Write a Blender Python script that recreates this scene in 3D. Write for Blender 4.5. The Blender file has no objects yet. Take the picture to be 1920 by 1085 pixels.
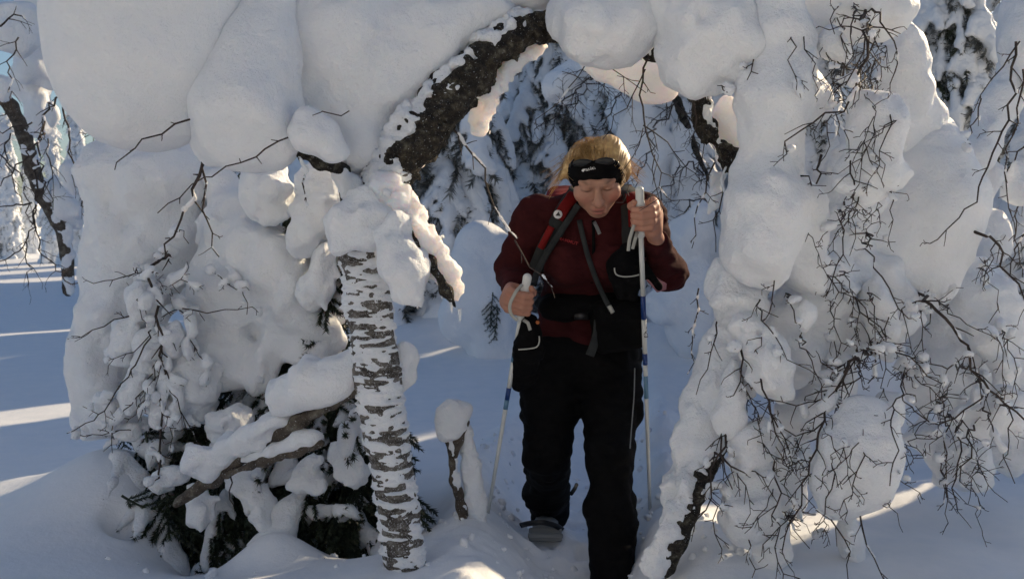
import bpy, bmesh, math, random
import numpy as np
from mathutils import Vector, Matrix, Euler
from mathutils.bvhtree import BVHTree

# ------------------------------------------------------------------ camera, sky, sun, exposure
S = bpy.context.scene
FPX, CX, CY = 1884.0, 960.0, 542.5        # focal length and centre, in pixels of the photograph
PITCH = math.atan((542.5 - 400.0) / FPX)
CAMZ = 1.05
cam_d = bpy.data.cameras.new('camera')
cam = bpy.data.objects.new('camera', cam_d)
S.collection.objects.link(cam)
cam_d.sensor_fit = 'HORIZONTAL'
cam_d.sensor_width = 36.0
cam_d.lens = 36.0 * FPX / 1920.0
cam_d.clip_start = 0.05
cam_d.clip_end = 2000
cam.location = (0, 0, CAMZ)
cam.rotation_euler = (math.pi / 2 - PITCH, 0, 0)
cam_d.dof.use_dof = True
cam_d.dof.focus_distance = 2.95
cam_d.dof.aperture_fstop = 7.1
S.camera = cam

SUN_AZ, SUN_EL = math.radians(46), math.radians(22.5)     # azimuth measured from +Y towards +X
w = bpy.data.worlds.new('World')
S.world = w
w.use_nodes = True
nt = w.node_tree
sky = nt.nodes.new('ShaderNodeTexSky')
sky.sky_type = 'NISHITA'
sky.sun_disc = False
sky.sun_elevation = SUN_EL
sky.sun_rotation = SUN_AZ
sky.altitude = 300
sky.air_density = 1.0
sky.dust_density = 1.4
sky.ozone_density = 3.0
bg = nt.nodes['Background']
bg.inputs['Strength'].default_value = 0.09
nt.links.new(sky.outputs['Color'], bg.inputs['Color'])
sd = bpy.data.lights.new('sun', 'SUN')
sd.energy = 5.0
sd.angle = math.radians(0.55)
sd.color = (1.0, 0.79, 0.52)
sun = bpy.data.objects.new('sun', sd)
S.collection.objects.link(sun)
SUNV = Vector((math.sin(SUN_AZ) * math.cos(SUN_EL), math.cos(SUN_AZ) * math.cos(SUN_EL), math.sin(SUN_EL)))
sun.rotation_euler = SUNV.to_track_quat('Z', 'Y').to_euler()
sun.location = SUNV * 50
S.view_settings.view_transform = 'Standard'
S.view_settings.look = 'None'
S.view_settings.gamma = 1
S.view_settings.exposure = 0.34
S.render.engine = 'CYCLES'
S.cycles.use_denoising = True
S.cycles.max_bounces = 8
S.cycles.diffuse_bounces = 5
S.cycles.glossy_bounces = 2
S.cycles.sample_clamp_indirect = 6

# ------------------------------------------------------------------ pixel + distance -> point in the place
_cp, _sp = math.cos(PITCH), math.sin(PITCH)
def U(px, py, d):
    x = (px - CX) / FPX
    u = -(py - CY) / FPX
    vy = _cp + u * _sp
    vz = -_sp + u * _cp
    t = d / vy
    return np.array((x * t, d, CAMZ + vz * t))
def mpp(d):                     # metres per photograph pixel at distance d
    return d / FPX

# ------------------------------------------------------------------ noise
def _hash(ix, iy, iz, seed):
    h = (ix.astype(np.uint32) * np.uint32(374761393)) ^ (iy.astype(np.uint32) * np.uint32(668265263)) ^ \
        (iz.astype(np.uint32) * np.uint32(2147483647)) ^ np.uint32((seed * 1274126177) & 0xffffffff)
    h = (h ^ (h >> np.uint32(13))) * np.uint32(1274126177)
    h ^= h >> np.uint32(16)
    h *= np.uint32(2246822519)
    h ^= h >> np.uint32(15)
    return (h & np.uint32(0xffff)).astype(np.float32) * np.float32(2 / 65535.0) - np.float32(1)
def vnoise(P, seed=0):          # value noise, about -1..1
    P = P.astype(np.float32)
    I = np.floor(P)
    f = P - I
    f = f * f * f * (f * (f * 6 - 15) + 10)
    I = I.astype(np.int64) + 100000
    x0, y0, z0 = I[:, 0], I[:, 1], I[:, 2]
    fx, fy, fz = f[:, 0], f[:, 1], f[:, 2]
    r = 0
    for dz, wz in ((0, 1 - fz), (1, fz)):
        for dy, wy in ((0, 1 - fy), (1, fy)):
            a = _hash(x0, y0 + dy, z0 + dz, seed)
            b = _hash(x0 + 1, y0 + dy, z0 + dz, seed)
            r = r + (a + (b - a) * fx) * (wy * wz)
    return r
_RN = np.array(Euler((0.6, 0.4, 0.9)).to_matrix(), dtype=np.float32)
def fbm(P, size, octv=2, seed=0, rough=0.5):
    a, s, tot = 1.0, 1.0 / size, 0
    Q = P.astype(np.float32) @ _RN.T
    for o in range(octv):
        tot = tot + a * vnoise(Q * s, seed + o * 17)
        a *= rough
        s *= 2.03
    return tot

# ------------------------------------------------------------------ solid modelling: smooth unions on a sparse grid
class Solid:
    def __init__(self, k=0.03):
        self.k = k
        self.pr = []
        self.post = []
        self.warp = None
    def E(self, c, r, rot=None, op='+', k=None):
        c = np.array(c, float)
        r = np.array(r if np.ndim(r) else (r, r, r), float)
        R = np.array(rot.to_3x3() if isinstance(rot, Matrix) else (Euler(rot).to_matrix() if rot is not None else Matrix.Identity(3)))
        m = r.max()
        self.pr.append(('E', op, k, c - m, c + m, (c, r, R)))
        return self
    def C(self, a, b, ra, rb=None, op='+', k=None):
        a = np.array(a, float)
        b = np.array(b, float)
        rb = ra if rb is None else rb
        self.pr.append(('C', op, k, np.minimum(a - ra, b - rb), np.maximum(a + ra, b + rb), (a, b, ra, rb)))
        return self
    def chain(self, pts, rad, op='+', k=None):
        for i in range(len(pts) - 1):
            self.C(pts[i], pts[i + 1], rad[i], rad[i + 1], op, k)
        return self
    def box(self, c, half, rot=None, rnd=0.01, op='+', k=None):
        c = np.array(c, float)
        R = np.array(rot.to_3x3() if isinstance(rot, Matrix) else (Euler(rot).to_matrix() if rot is not None else Matrix.Identity(3)))
        m = float(np.linalg.norm(half)) + rnd
        self.pr.append(('B', op, k, c - m, c + m, (c, np.array(half, float), R, rnd)))
        return self
    def plane(self, p, n, k=None):          # keeps the side the normal points away from
        n = np.array(n, float)
        n /= np.linalg.norm(n)
        self.pr.append(('P', '&', k, None, None, (np.array(p, float), n)))
        return self
    def bounds(self, pad):
        lo = np.min([p[3] for p in self.pr if p[1] == '+'], axis=0) - pad
        hi = np.max([p[4] for p in self.pr if p[1] == '+'], axis=0) + pad
        return lo, hi
    def ev(self, P, pad):
        F = np.full(len(P), 9.0, np.float32)
        P0 = P
        if self.warp:
            wa, ws, wsd = self.warp
            pad = pad + wa
            P = P + wa * np.stack([fbm(P, ws, 2, wsd + 31 * c) for c in range(3)], 1)
        for t, op, k, lo, hi, a in self.pr:
            k = self.k if k is None else k
            if lo is not None:
                m = np.nonzero(((P > lo - pad - k) & (P < hi + pad + k)).all(1))[0]
                if not len(m):
                    continue
                Q = P[m]
            else:
                m = slice(None)
                Q = P
            if t == 'E':
                q = (Q - a[0]) @ a[2]
                k0 = np.sqrt(((q / a[1]) ** 2).sum(1)) + 1e-9
                k1 = np.sqrt(((q / a[1] ** 2) ** 2).sum(1)) + 1e-9
                d = k0 * (k0 - 1) / k1
            elif t == 'C':
                ab = a[1] - a[0]
                u = np.clip(((Q - a[0]) @ ab) / max(ab @ ab, 1e-12), 0, 1)
                d = np.sqrt(((Q - a[0] - u[:, None] * ab) ** 2).sum(1)) - (a[2] + (a[3] - a[2]) * u)
            elif t == 'B':
                q = np.abs((Q - a[0]) @ a[2]) - a[1]
                d = np.sqrt((np.maximum(q, 0) ** 2).sum(1)) + np.minimum(q.max(1), 0) - a[3]
            else:
                d = (Q - a[0]) @ a[1]
            f = F[m]
            if op == '+':
                h = np.maximum(k - np.abs(f - d), 0) / k
                F[m] = np.minimum(f, d) - h * h * k * 0.25
            else:
                if op == '-':
                    d = -d
                h = np.maximum(k - np.abs(f - d), 0) / k
                F[m] = np.maximum(f, d) + h * h * k * 0.25
        for fn in self.post:
            F = fn(F, P0)
        return F
    def mesh(self, h, amp=0.02):
        CO = 4
        pad = amp + 3 * h
        lo, hi = self.bounds(pad)
        n = np.ceil((hi - lo) / (h * CO)).astype(int) + 1      # coarse cells
        gx, gy, gz = [lo[i] + (np.arange(n[i]) + 0.5) * h * CO for i in range(3)]
        Pc = np.stack(np.meshgrid(gx, gy, gz, indexing='ij'), -1).reshape(-1, 3).astype(np.float32)
        hc = h * CO
        Fc = self.ev(Pc, hc * 2.5).reshape(n)
        act = np.abs(Fc) < hc * 2.8
        N = n * CO
        act_f = act.repeat(CO, 0).repeat(CO, 1).repeat(CO, 2)
        Ff = np.where(Fc < 0, np.float32(-1), np.float32(1)).repeat(CO, 0).repeat(CO, 1).repeat(CO, 2)
        idx = np.nonzero(act_f)
        P = np.stack([lo[i] + (idx[i] + 0.5) * h for i in range(3)], 1).astype(np.float32)
        Ff[idx] = self.ev(P, hc)
        return surface_nets(Ff, lo + 0.5 * h, h)
def surface_nets(F, org, h):
    s = F < 0
    nx, ny, nz = F.shape
    c = np.zeros((nx - 1, ny - 1, nz - 1), np.uint8)
    for dx in (0, 1):
        for dy in (0, 1):
            for dz in (0, 1):
                c += s[dx:nx - 1 + dx, dy:ny - 1 + dy, dz:nz - 1 + dz]
    ci = np.nonzero((c > 0) & (c < 8))
    if not len(ci[0]):
        return np.zeros((0, 3)), np.zeros((0, 4), int)
    vid = np.full(c.shape, -1, np.int64)
    vid[ci] = np.arange(len(ci[0]))
    acc = np.zeros((len(ci[0]), 3))
    cnt = np.zeros(len(ci[0]))
    co = {(a, b, d): F[ci[0] + a, ci[1] + b, ci[2] + d] for a in (0, 1) for b in (0, 1) for d in (0, 1)}
    for ax in range(3):
        for u in (0, 1):
            for v in (0, 1):
                a = [0, 0, 0]
                o = [i for i in range(3) if i != ax]
                a[o[0]], a[o[1]] = u, v
                b = list(a)
                b[ax] = 1
                fa, fb = co[tuple(a)], co[tuple(b)]
                m = (fa < 0) != (fb < 0)
                t = fa[m] / (fa[m] - fb[m])
                p = np.tile(np.array(a, float), (m.sum(), 1))
                p[:, ax] = t
                acc[m] += p
                cnt[m] += 1
    V = (np.stack(ci, 1) + acc / cnt[:, None]) * h + org
    Q = []
    for ax in range(3):
        sl0, sl1 = [slice(None)] * 3, [slice(None)] * 3
        sl0[ax], sl1[ax] = slice(0, -1), slice(1, None)
        ch = s[tuple(sl0)] != s[tuple(sl1)]
        e = np.nonzero(ch)
        o = [i for i in range(3) if i != ax]
        ok = np.ones(len(e[0]), bool)
        for q in o:
            ok &= (e[q] > 0) & (e[q] < F.shape[q] - 1)
        e = [x[ok] for x in e]
        inside = s[tuple(e)]
        q4 = []
        for du, dv in ((-1, -1), (0, -1), (0, 0), (-1, 0)):
            g = [x.copy() for x in e]
            g[o[0]] += du
            g[o[1]] += dv
            q4.append(vid[tuple(g)])
        q4 = np.stack(q4, 1)
        flip = inside if ax != 1 else ~inside
        q4[~flip] = q4[~flip][:, ::-1]
        Q.append(q4)
    Q = np.concatenate(Q)
    Q = Q[(Q >= 0).all(1)]
    return V, Q

# ------------------------------------------------------------------ objects
def np_mesh(name, V, Fq, mat=None, smooth=True):
    me = bpy.data.meshes.new(name)
    V = np.asarray(V, np.float32)
    Fq = np.asarray(Fq, np.int32)
    nf, k = Fq.shape
    me.vertices.add(len(V))
    me.vertices.foreach_set('co', V.ravel())
    me.loops.add(nf * k)
    me.loops.foreach_set('vertex_index', Fq.ravel())
    me.polygons.add(nf)
    me.polygons.foreach_set('loop_start', np.arange(nf, dtype=np.int32) * k)
    me.polygons.foreach_set('loop_total', np.full(nf, k, np.int32))
    me.update(calc_edges=True)
    me.polygons.foreach_set('use_smooth', np.full(nf, smooth, bool))
    if mat:
        me.materials.append(mat)
    return me
def link(name, me, parent=None, label=None):
    o = bpy.data.objects.new(name, me)
    S.collection.objects.link(o)
    if parent is not None:
        o.parent = parent
        o.matrix_parent_inverse = Matrix.Identity(4)
        g = parent.matrix_basis.copy()
        p = parent.parent
        while p is not None:
            g = p.matrix_basis @ g
            p = p.parent
        o.matrix_basis = g.inverted()              # child geometry is given in world coordinates
    if label:
        o['label'] = label
    return o
def thing(name, label, cat, loc=(0, 0, 0), group=None):
    o = bpy.data.objects.new(name, None)
    S.collection.objects.link(o)
    o.empty_display_size = 0.1
    o.location = loc
    o['label'] = label
    o['category'] = cat
    if group:
        o['group'] = group
    return o
def tag(o, label=None, cat=None, group=None, kind=None):
    for k, v in (('label', label), ('category', cat), ('group', group), ('kind', kind)):
        if v:
            o[k] = v
    return o
class MB:                                           # collects tubes, triangles and boxes into one mesh
    def __init__(self):
        self.v, self.f, self.n = [], [], 0
    def add(self, V, F):
        V = np.asarray(V, float)
        F = np.asarray(F, int)
        if F.shape[1] == 3:
            F = np.concatenate([F, F[:, 2:3]], 1)
        self.v.append(V)
        self.f.append(F + self.n)
        self.n += len(V)
    def tube(self, pts, rad, sides=5, cap=True):
        pts = np.asarray(pts, float)
        m = len(pts)
        rad = np.broadcast_to(np.asarray(rad, float), (m,))
        T = np.gradient(pts, axis=0)
        T /= np.linalg.norm(T, axis=1)[:, None] + 1e-12
        up = np.array((0.13, 0.31, 0.94)) if abs(T[0, 2]) < 0.9 else np.array((1, 0.1, 0))
        N = np.cross(T[0], up)
        N /= np.linalg.norm(N)
        ang = np.arange(sides) * 2 * math.pi / sides
        V = []
        for i in range(m):
            N = N - T[i] * (N @ T[i])
            N /= np.linalg.norm(N) + 1e-12
            B = np.cross(T[i], N)
            V.append(pts[i] + rad[i] * (np.cos(ang)[:, None] * N + np.sin(ang)[:, None] * B))
        V = np.concatenate(V)
        j = np.arange(sides)
        F = []
        for i in range(m - 1):
            F.append(np.stack([i * sides + j, i * sides + (j + 1) % sides, (i + 1) * sides + (j + 1) % sides, (i + 1) * sides + j], 1))
        if cap:
            V = np.concatenate([V, pts[:1], pts[-1:]])
            a, b = m * sides, m * sides + 1
            F.append(np.stack([(j + 1) % sides, j, np.full(sides, a), np.full(sides, a)], 1))
            F.append(np.stack([(m - 1) * sides + j, (m - 1) * sides + (j + 1) % sides, np.full(sides, b), np.full(sides, b)], 1))
        self.add(V, np.concatenate(F))
    def box(self, c, half, rot=None):
        R = np.array(Euler(rot).to_matrix()) if rot is not None and not isinstance(rot, np.ndarray) else (rot if rot is not None else np.eye(3))
        sg = np.array([(x, y, z) for x in (-1, 1) for y in (-1, 1) for z in (-1, 1)], float)
        V = (sg * half) @ R.T + np.asarray(c)
        self.add(V, [(0, 1, 3, 2), (4, 6, 7, 5), (0, 4, 5, 1), (2, 3, 7, 6), (0, 2, 6, 4), (1, 5, 7, 3)])
    def data(self, name, mat, smooth=True):
        V = np.concatenate(self.v)
        F = np.concatenate(self.f)
        me = bpy.data.meshes.new(name)
        tri = F[:, 2] == F[:, 3]
        tot = np.where(tri, 3, 4).astype(np.int32)
        keep = np.ones(F.shape, bool)
        keep[tri, 3] = False
        lv = F[keep].astype(np.int32)
        me.vertices.add(len(V))
        me.vertices.foreach_set('co', V.astype(np.float32).ravel())
        me.loops.add(len(lv))
        me.loops.foreach_set('vertex_index', lv)
        me.polygons.add(len(F))
        me.polygons.foreach_set('loop_start', np.concatenate([[0], np.cumsum(tot)[:-1]]).astype(np.int32))
        me.polygons.foreach_set('loop_total', tot)
        me.update(calc_edges=True)
        me.polygons.foreach_set('use_smooth', np.full(len(F), smooth, bool))
        me.materials.append(mat)
        return me
    def build(self, name, mat, parent=None, label=None, smooth=True):
        return link(name, self.data(name, mat, smooth), parent, label)

# ------------------------------------------------------------------ materials
def new_mat(name, rough=0.7, col=(0.5, 0.5, 0.5)):
    m = bpy.data.materials.new(name)
    m.use_nodes = True
    b = m.node_tree.nodes['Principled BSDF']
    b.inputs['Base Color'].default_value = (*col, 1)
    b.inputs['Roughness'].default_value = rough
    return m, m.node_tree, b
def tex(nt, kind, scale, detail=2.0, rough=0.5, mapscale=None, coord='Object'):
    tc = nt.nodes.new('ShaderNodeTexCoord')
    n = nt.nodes.new(kind)
    n.inputs['Scale'].default_value = scale
    if 'Detail' in n.inputs:
        n.inputs['Detail'].default_value = detail
        n.inputs['Roughness'].default_value = rough
    if mapscale:
        mp = nt.nodes.new('ShaderNodeMapping')
        mp.inputs['Scale'].default_value = mapscale
        nt.links.new(tc.outputs[coord], mp.inputs['Vector'])
        nt.links.new(mp.outputs['Vector'], n.inputs['Vector'])
    else:
        nt.links.new(tc.outputs[coord], n.inputs['Vector'])
    return n
def ramp(nt, src, stops):
    r = nt.nodes.new('ShaderNodeValToRGB')
    e = r.color_ramp.elements
    while len(e) < len(stops):
        e.new(0.5)
    for i, (p, c) in enumerate(stops):
        e[i].position = p
        e[i].color = (*c, 1) if len(c) == 3 else c
    nt.links.new(src, r.inputs['Fac'])
    return r
def bump(nt, b, src, strength, dist, prev=None):
    n = nt.nodes.new('ShaderNodeBump')
    n.inputs['Strength'].default_value = strength
    n.inputs['Distance'].default_value = dist
    nt.links.new(src, n.inputs['Height'])
    if prev:
        nt.links.new(prev.outputs['Normal'], n.inputs['Normal'])
    nt.links.new(n.outputs['Normal'], b.inputs['Normal'])
    return n
def noisy(name, stops, scale, rough=0.8, detail=4, bs=0.5, bd=0.005, mapscale=None, bscale=None):
    m, t, b = new_mat(name, rough)
    n = tex(t, 'ShaderNodeTexNoise', scale, detail, 0.6, mapscale)
    r = ramp(t, n.outputs['Fac'], stops)
    t.links.new(r.outputs['Color'], b.inputs['Base Color'])
    n2 = tex(t, 'ShaderNodeTexNoise', bscale or scale * 2, 3, 0.6, mapscale)
    bump(t, b, n2.outputs['Fac'], bs, bd)
    return m
def snow_mat(name, sss, big, fine):
    m, t, b = new_mat(name, 0.55)
    n = tex(t, 'ShaderNodeTexNoise', 9, 3, 0.6)
    r = ramp(t, n.outputs['Fac'], [(0.3, (0.80, 0.835, 0.875)), (0.7, (0.87, 0.885, 0.91))])
    t.links.new(r.outputs['Color'], b.inputs['Base Color'])
    b.inputs['Specular IOR Level'].default_value = 0.25
    if sss:
        b.inputs['Subsurface Weight'].default_value = sss
        b.inputs['Subsurface Radius'].default_value = (1.0, 0.72, 0.55)
        b.inputs['Subsurface Scale'].default_value = 0.035
    n1 = tex(t, 'ShaderNodeTexNoise', 30, 5, 0.7)
    p = bump(t, b, n1.outputs['Fac'], 0.6, big)
    n2 = tex(t, 'ShaderNodeTexNoise', 210, 3, 0.7)
    bump(t, b, n2.outputs['Fac'], 0.45, fine, p)
    return m
SNOW = snow_mat('snow', 0.25, 0.026, 0.004)
SNOW_THIN = snow_mat('thin_snow', 1.0, 0.02, 0.004)
SNOW_THIN.node_tree.nodes['Principled BSDF'].inputs['Subsurface Scale'].default_value = 0.085
SNOW_FAR = snow_mat('snow_far', 0, 0.025, 0.004)
TWIG = noisy('twig_bark', [(0.35, (0.022, 0.015, 0.012)), (0.7, (0.06, 0.042, 0.034))], 60, 0.75, bs=0.6, bd=0.002)
BARK = noisy('birch_bark', [(0.36, (0.006, 0.005, 0.004)), (0.5, (0.024, 0.019, 0.014)), (0.58, (0.055, 0.046, 0.032)), (0.68, (0.13, 0.125, 0.095)), (0.8, (0.26, 0.26, 0.23))],
             42, 0.95, 9, 1.0, 0.03, (1, 1, 1.0), 60)
OLD_BARK = noisy('grey_bark', [(0.3, (0.03, 0.023, 0.018)), (0.55, (0.085, 0.068, 0.052)), (0.75, (0.2, 0.19, 0.15))], 28, 0.9, 6, 0.9, 0.01)
def frosted(m, amount, scale=70):          # hoarfrost grains on bark
    t = m.node_tree
    b = t.nodes['Principled BSDF']
    old = b.inputs['Base Color'].links[0].from_socket
    n = tex(t, 'ShaderNodeTexNoise', scale, 4, 0.75)
    r = ramp(t, n.outputs['Fac'], [(amount, (0, 0, 0)), (amount + 0.07, (1, 1, 1))])
    mx = t.nodes.new('ShaderNodeMix')
    mx.data_type = 'RGBA'
    t.links.new(r.outputs['Color'], mx.inputs['Factor'])
    t.links.new(old, mx.inputs['A'])
    mx.inputs['B'].default_value = (0.72, 0.75, 0.78, 1)
    t.links.new(mx.outputs['Result'], b.inputs['Base Color'])
TRUNK_BARK = noisy('old_birch_bark', [(0.30, (0.03, 0.025, 0.02)), (0.46, (0.10, 0.088, 0.075)), (0.6, (0.21, 0.195, 0.175)), (0.78, (0.36, 0.35, 0.335))], 30, 0.95, 9, 1.0, 0.02, (1, 1, 2.5), 60)
frosted(TRUNK_BARK, 0.57, 240)
frosted(BARK, 0.63, 190)
frosted(OLD_BARK, 0.62, 210)
NEEDLE = noisy('spruce_needles', [(0.3, (0.010, 0.016, 0.009)), (0.55, (0.024, 0.036, 0.017)), (0.8, (0.05, 0.062, 0.028))], 14, 0.55, 3, 0.2, 0.002)
NEEDLE_SUN = noisy('spruce_needles_sunlit', [(0.3, (0.018, 0.022, 0.012)), (0.55, (0.04, 0.048, 0.024)), (0.8, (0.085, 0.085, 0.045))], 10, 0.5, 3, 0.2, 0.002)  # same needles, colour lightened as if standing in sun

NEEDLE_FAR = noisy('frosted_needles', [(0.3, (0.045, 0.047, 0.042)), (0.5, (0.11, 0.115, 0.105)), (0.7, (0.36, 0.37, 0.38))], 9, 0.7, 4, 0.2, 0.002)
# ------------------------------------------------------------------ snow on things
def lump_post(a1, s1, a2, s2, seed, a3=0.0, s3=0.02):
    def f(F, P):
        m = np.nonzero(np.abs(F) < 0.2)[0]
        Q = P[m]
        d = a1 * fbm(Q, s1, 2, seed) + a2 * fbm(Q, s2, 2, seed + 5)
        if a3:
            d = d + a3 * np.abs(vnoise(Q / s3, seed + 9))
        F[m] = F[m] + d
        return F
    return f
def snow_clump(parent, prims, h=0.013, k=0.05, a1=0.016, s1=0.16, a2=0.006, s2=0.05, seed=0, mat=None, name='snow_clump', label=None, depth=1.0, warp=None):
    """prims: ('e', px, py, d, rx, ry[, rz_m][, tilt_deg]) or ('c', [(px, py, d, r), ...]) with radii in photograph pixels"""
    s = Solid(k)
    for p in prims:
        if p[0] == 'e':
            _, px, py, d, rx, ry = p[:6]
            q = mpp(d)
            rz = p[6] if len(p) > 6 and p[6] else min(rx, ry) * q * depth
            tl = math.radians(p[7]) if len(p) > 7 else 0
            s.E(U(px, py, d), (rx * q, rz, ry * q), (0, tl, 0))
        else:
            s.chain([U(*c[:3]) for c in p[1]], [c[3] * mpp(c[2]) for c in p[1]])
    wa = a1 * 1.1 if warp is None else warp
    s.warp = (wa, s1 * 0.8, seed + 77)
    s.post.append(lump_post(a1, s1, a2, s2, seed, a2 * 0.5, 0.024))
    V, Q = s.mesh(h, a1 * 1.5 + a2 * 2 + wa)
    return link(name, np_mesh(name, V, Q, mat or SNOW), parent, label)
def crust(parent, pts, rad, seed, thr=0.0, amp=0.012, size=(0.05, 0.05, 0.022), bias=None, bamt=0.0, h=0.0065, name='snow_crust', mat=None, lift=0.0, patch=0.0):
    """snow plastered on a limb: it shows where the noise lifts it clear of the bark"""
    s = Solid(0.02)
    s.chain(pts, rad)
    bias = None if bias is None else np.array(bias, float) / np.linalg.norm(bias)
    A = [np.array(p) for p in pts]
    def f(F, P):
        m = np.nonzero(np.abs(F) < 0.12)[0]
        Q = P[m]
        n = vnoise(Q / np.array(size), seed) + 0.55 * vnoise(Q / np.array(size) * 2.1, seed + 3) + 0.3 * vnoise(Q / np.array(size) * 4.3, seed + 6)
        n = n + 0.35 * vnoise(Q / np.array(size) * 8.0, seed + 8) + patch * vnoise(Q / np.array((0.10, 0.10, 0.14)), seed + 12)
        d = amp * (n - thr)
        if bias is not None:
            best = np.full(len(Q), 9.0, np.float32)
            out = np.zeros_like(Q)
            for i in range(len(A) - 1):
                ab = A[i + 1] - A[i]
                u = np.clip(((Q - A[i]) @ ab) / (ab @ ab), 0, 1)
                v = Q - A[i] - u[:, None] * ab
                L = np.sqrt((v * v).sum(1)) + 1e-6
                mm = L < best
                best[mm] = L[mm]
                out[mm] = v[mm] / L[mm, None]
            d = d + bamt * (out @ bias)
        F[m] = F[m] - (d + lift)
        return F
    s.post.append(f)
    V, Q = s.mesh(h, amp * 2 + abs(bamt) + 0.01)
    return link(name, np_mesh(name, V, Q, mat or SNOW), parent)

class Front:
    """where the sight line through a photograph pixel first meets the snow of a tree, so that twigs can lie on it"""
    def __init__(self, root):
        V, F, n = [], [], 0
        for o in root.children:
            if o.name.startswith('snow_'):
                me = o.data
                v = np.zeros(len(me.vertices) * 3, np.float32)
                me.vertices.foreach_get('co', v)
                f = np.zeros(len(me.loops), np.int32)
                me.loops.foreach_get('vertex_index', f)
                V.append(v.reshape(-1, 3))
                F.append(f.reshape(-1, 4) + n)
                n += len(me.vertices)
        self.t = BVHTree.FromPolygons(np.concatenate(V).tolist(), np.concatenate(F).tolist())
    def d(self, px, py, far=9.0):
        o = Vector((0, 0, CAMZ))
        h = self.t.ray_cast(o, (Vector(U(px, py, 3.0)) - o).normalized())
        return h[0].y if h[0] else far
    def lay(self, path, gap=0.025, bury=True):
        out = []
        L = 0
        for i in range(len(path) - 1):
            a, b = path[i], path[i + 1]
            m = max(1, int(math.hypot(b[0] - a[0], b[1] - a[1]) / 25))
            for k in range(m):
                t = k / m
                out.append(tuple(a[j] + (b[j] - a[j]) * t for j in range(3)))
        out.append(tuple(path[-1]))
        D = np.array([min(p[2], self.d(p[0], p[1]) - gap) for p in out])
        for _ in range(2):
            E = D.copy()
            E[1:-1] = np.minimum(D[1:-1], 0.25 * D[:-2] + 0.5 * D[1:-1] + 0.25 * D[2:])
            D = E
        h0 = self.d(out[0][0], out[0][1])
        if bury and h0 < 8:
            D[0] = h0 + 0.03
            D[1] = min(D[1], h0 + 0.004)
        return [(p[0], p[1], d) for p, d in zip(out, D)]
# ------------------------------------------------------------------ twigs
def smooth_path(pts, n):
    pts = np.asarray(pts, float)
    L = np.concatenate([[0], np.cumsum(np.linalg.norm(np.diff(pts, axis=0), axis=1))])
    t = np.linspace(0, L[-1], n)
    P = np.stack([np.interp(t, L, pts[:, i]) for i in range(3)], 1)
    for _ in range(2):
        P[1:-1] = 0.25 * P[:-2] + 0.5 * P[1:-1] + 0.25 * P[2:]
    return P, L[-1]
GROWN = []
def grow(mb, p, d, length, r, rng, lvl, sag, kids):
    n = max(3, int(length / 0.028))
    P = [p]
    st = length / n
    for i in range(n):
        d = d + rng.normal(0, 0.11, 3) + np.array((0, 0, -sag)) * st * 14
        d /= np.linalg.norm(d)
        P.append(P[-1] + d * st)
    P = np.array(P)
    GROWN.append(P)
    mb.tube(P, np.linspace(r, max(r * 0.45, 0.0009), n + 1), 4)
    if lvl > 0:
        side = rng.choice((-1, 1))
        for i in range(1, n + 1):
            if rng.random() < kids:
                t = P[i] - P[i - 1]
                t /= np.linalg.norm(t)
                side = -side
                ax = np.cross(t, (0.15 * rng.normal(), 1, 0.3 * rng.normal()))
                ax /= np.linalg.norm(ax) + 1e-9
                dd = t * 0.72 + side * ax * rng.uniform(0.45, 0.85) + rng.normal(0, 0.15, 3)
                grow(mb, P[i], dd / np.linalg.norm(dd), length * rng.uniform(0.25, 0.5), r * 0.65, rng, lvl - 1, sag, kids * 0.85)
    return P
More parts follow.
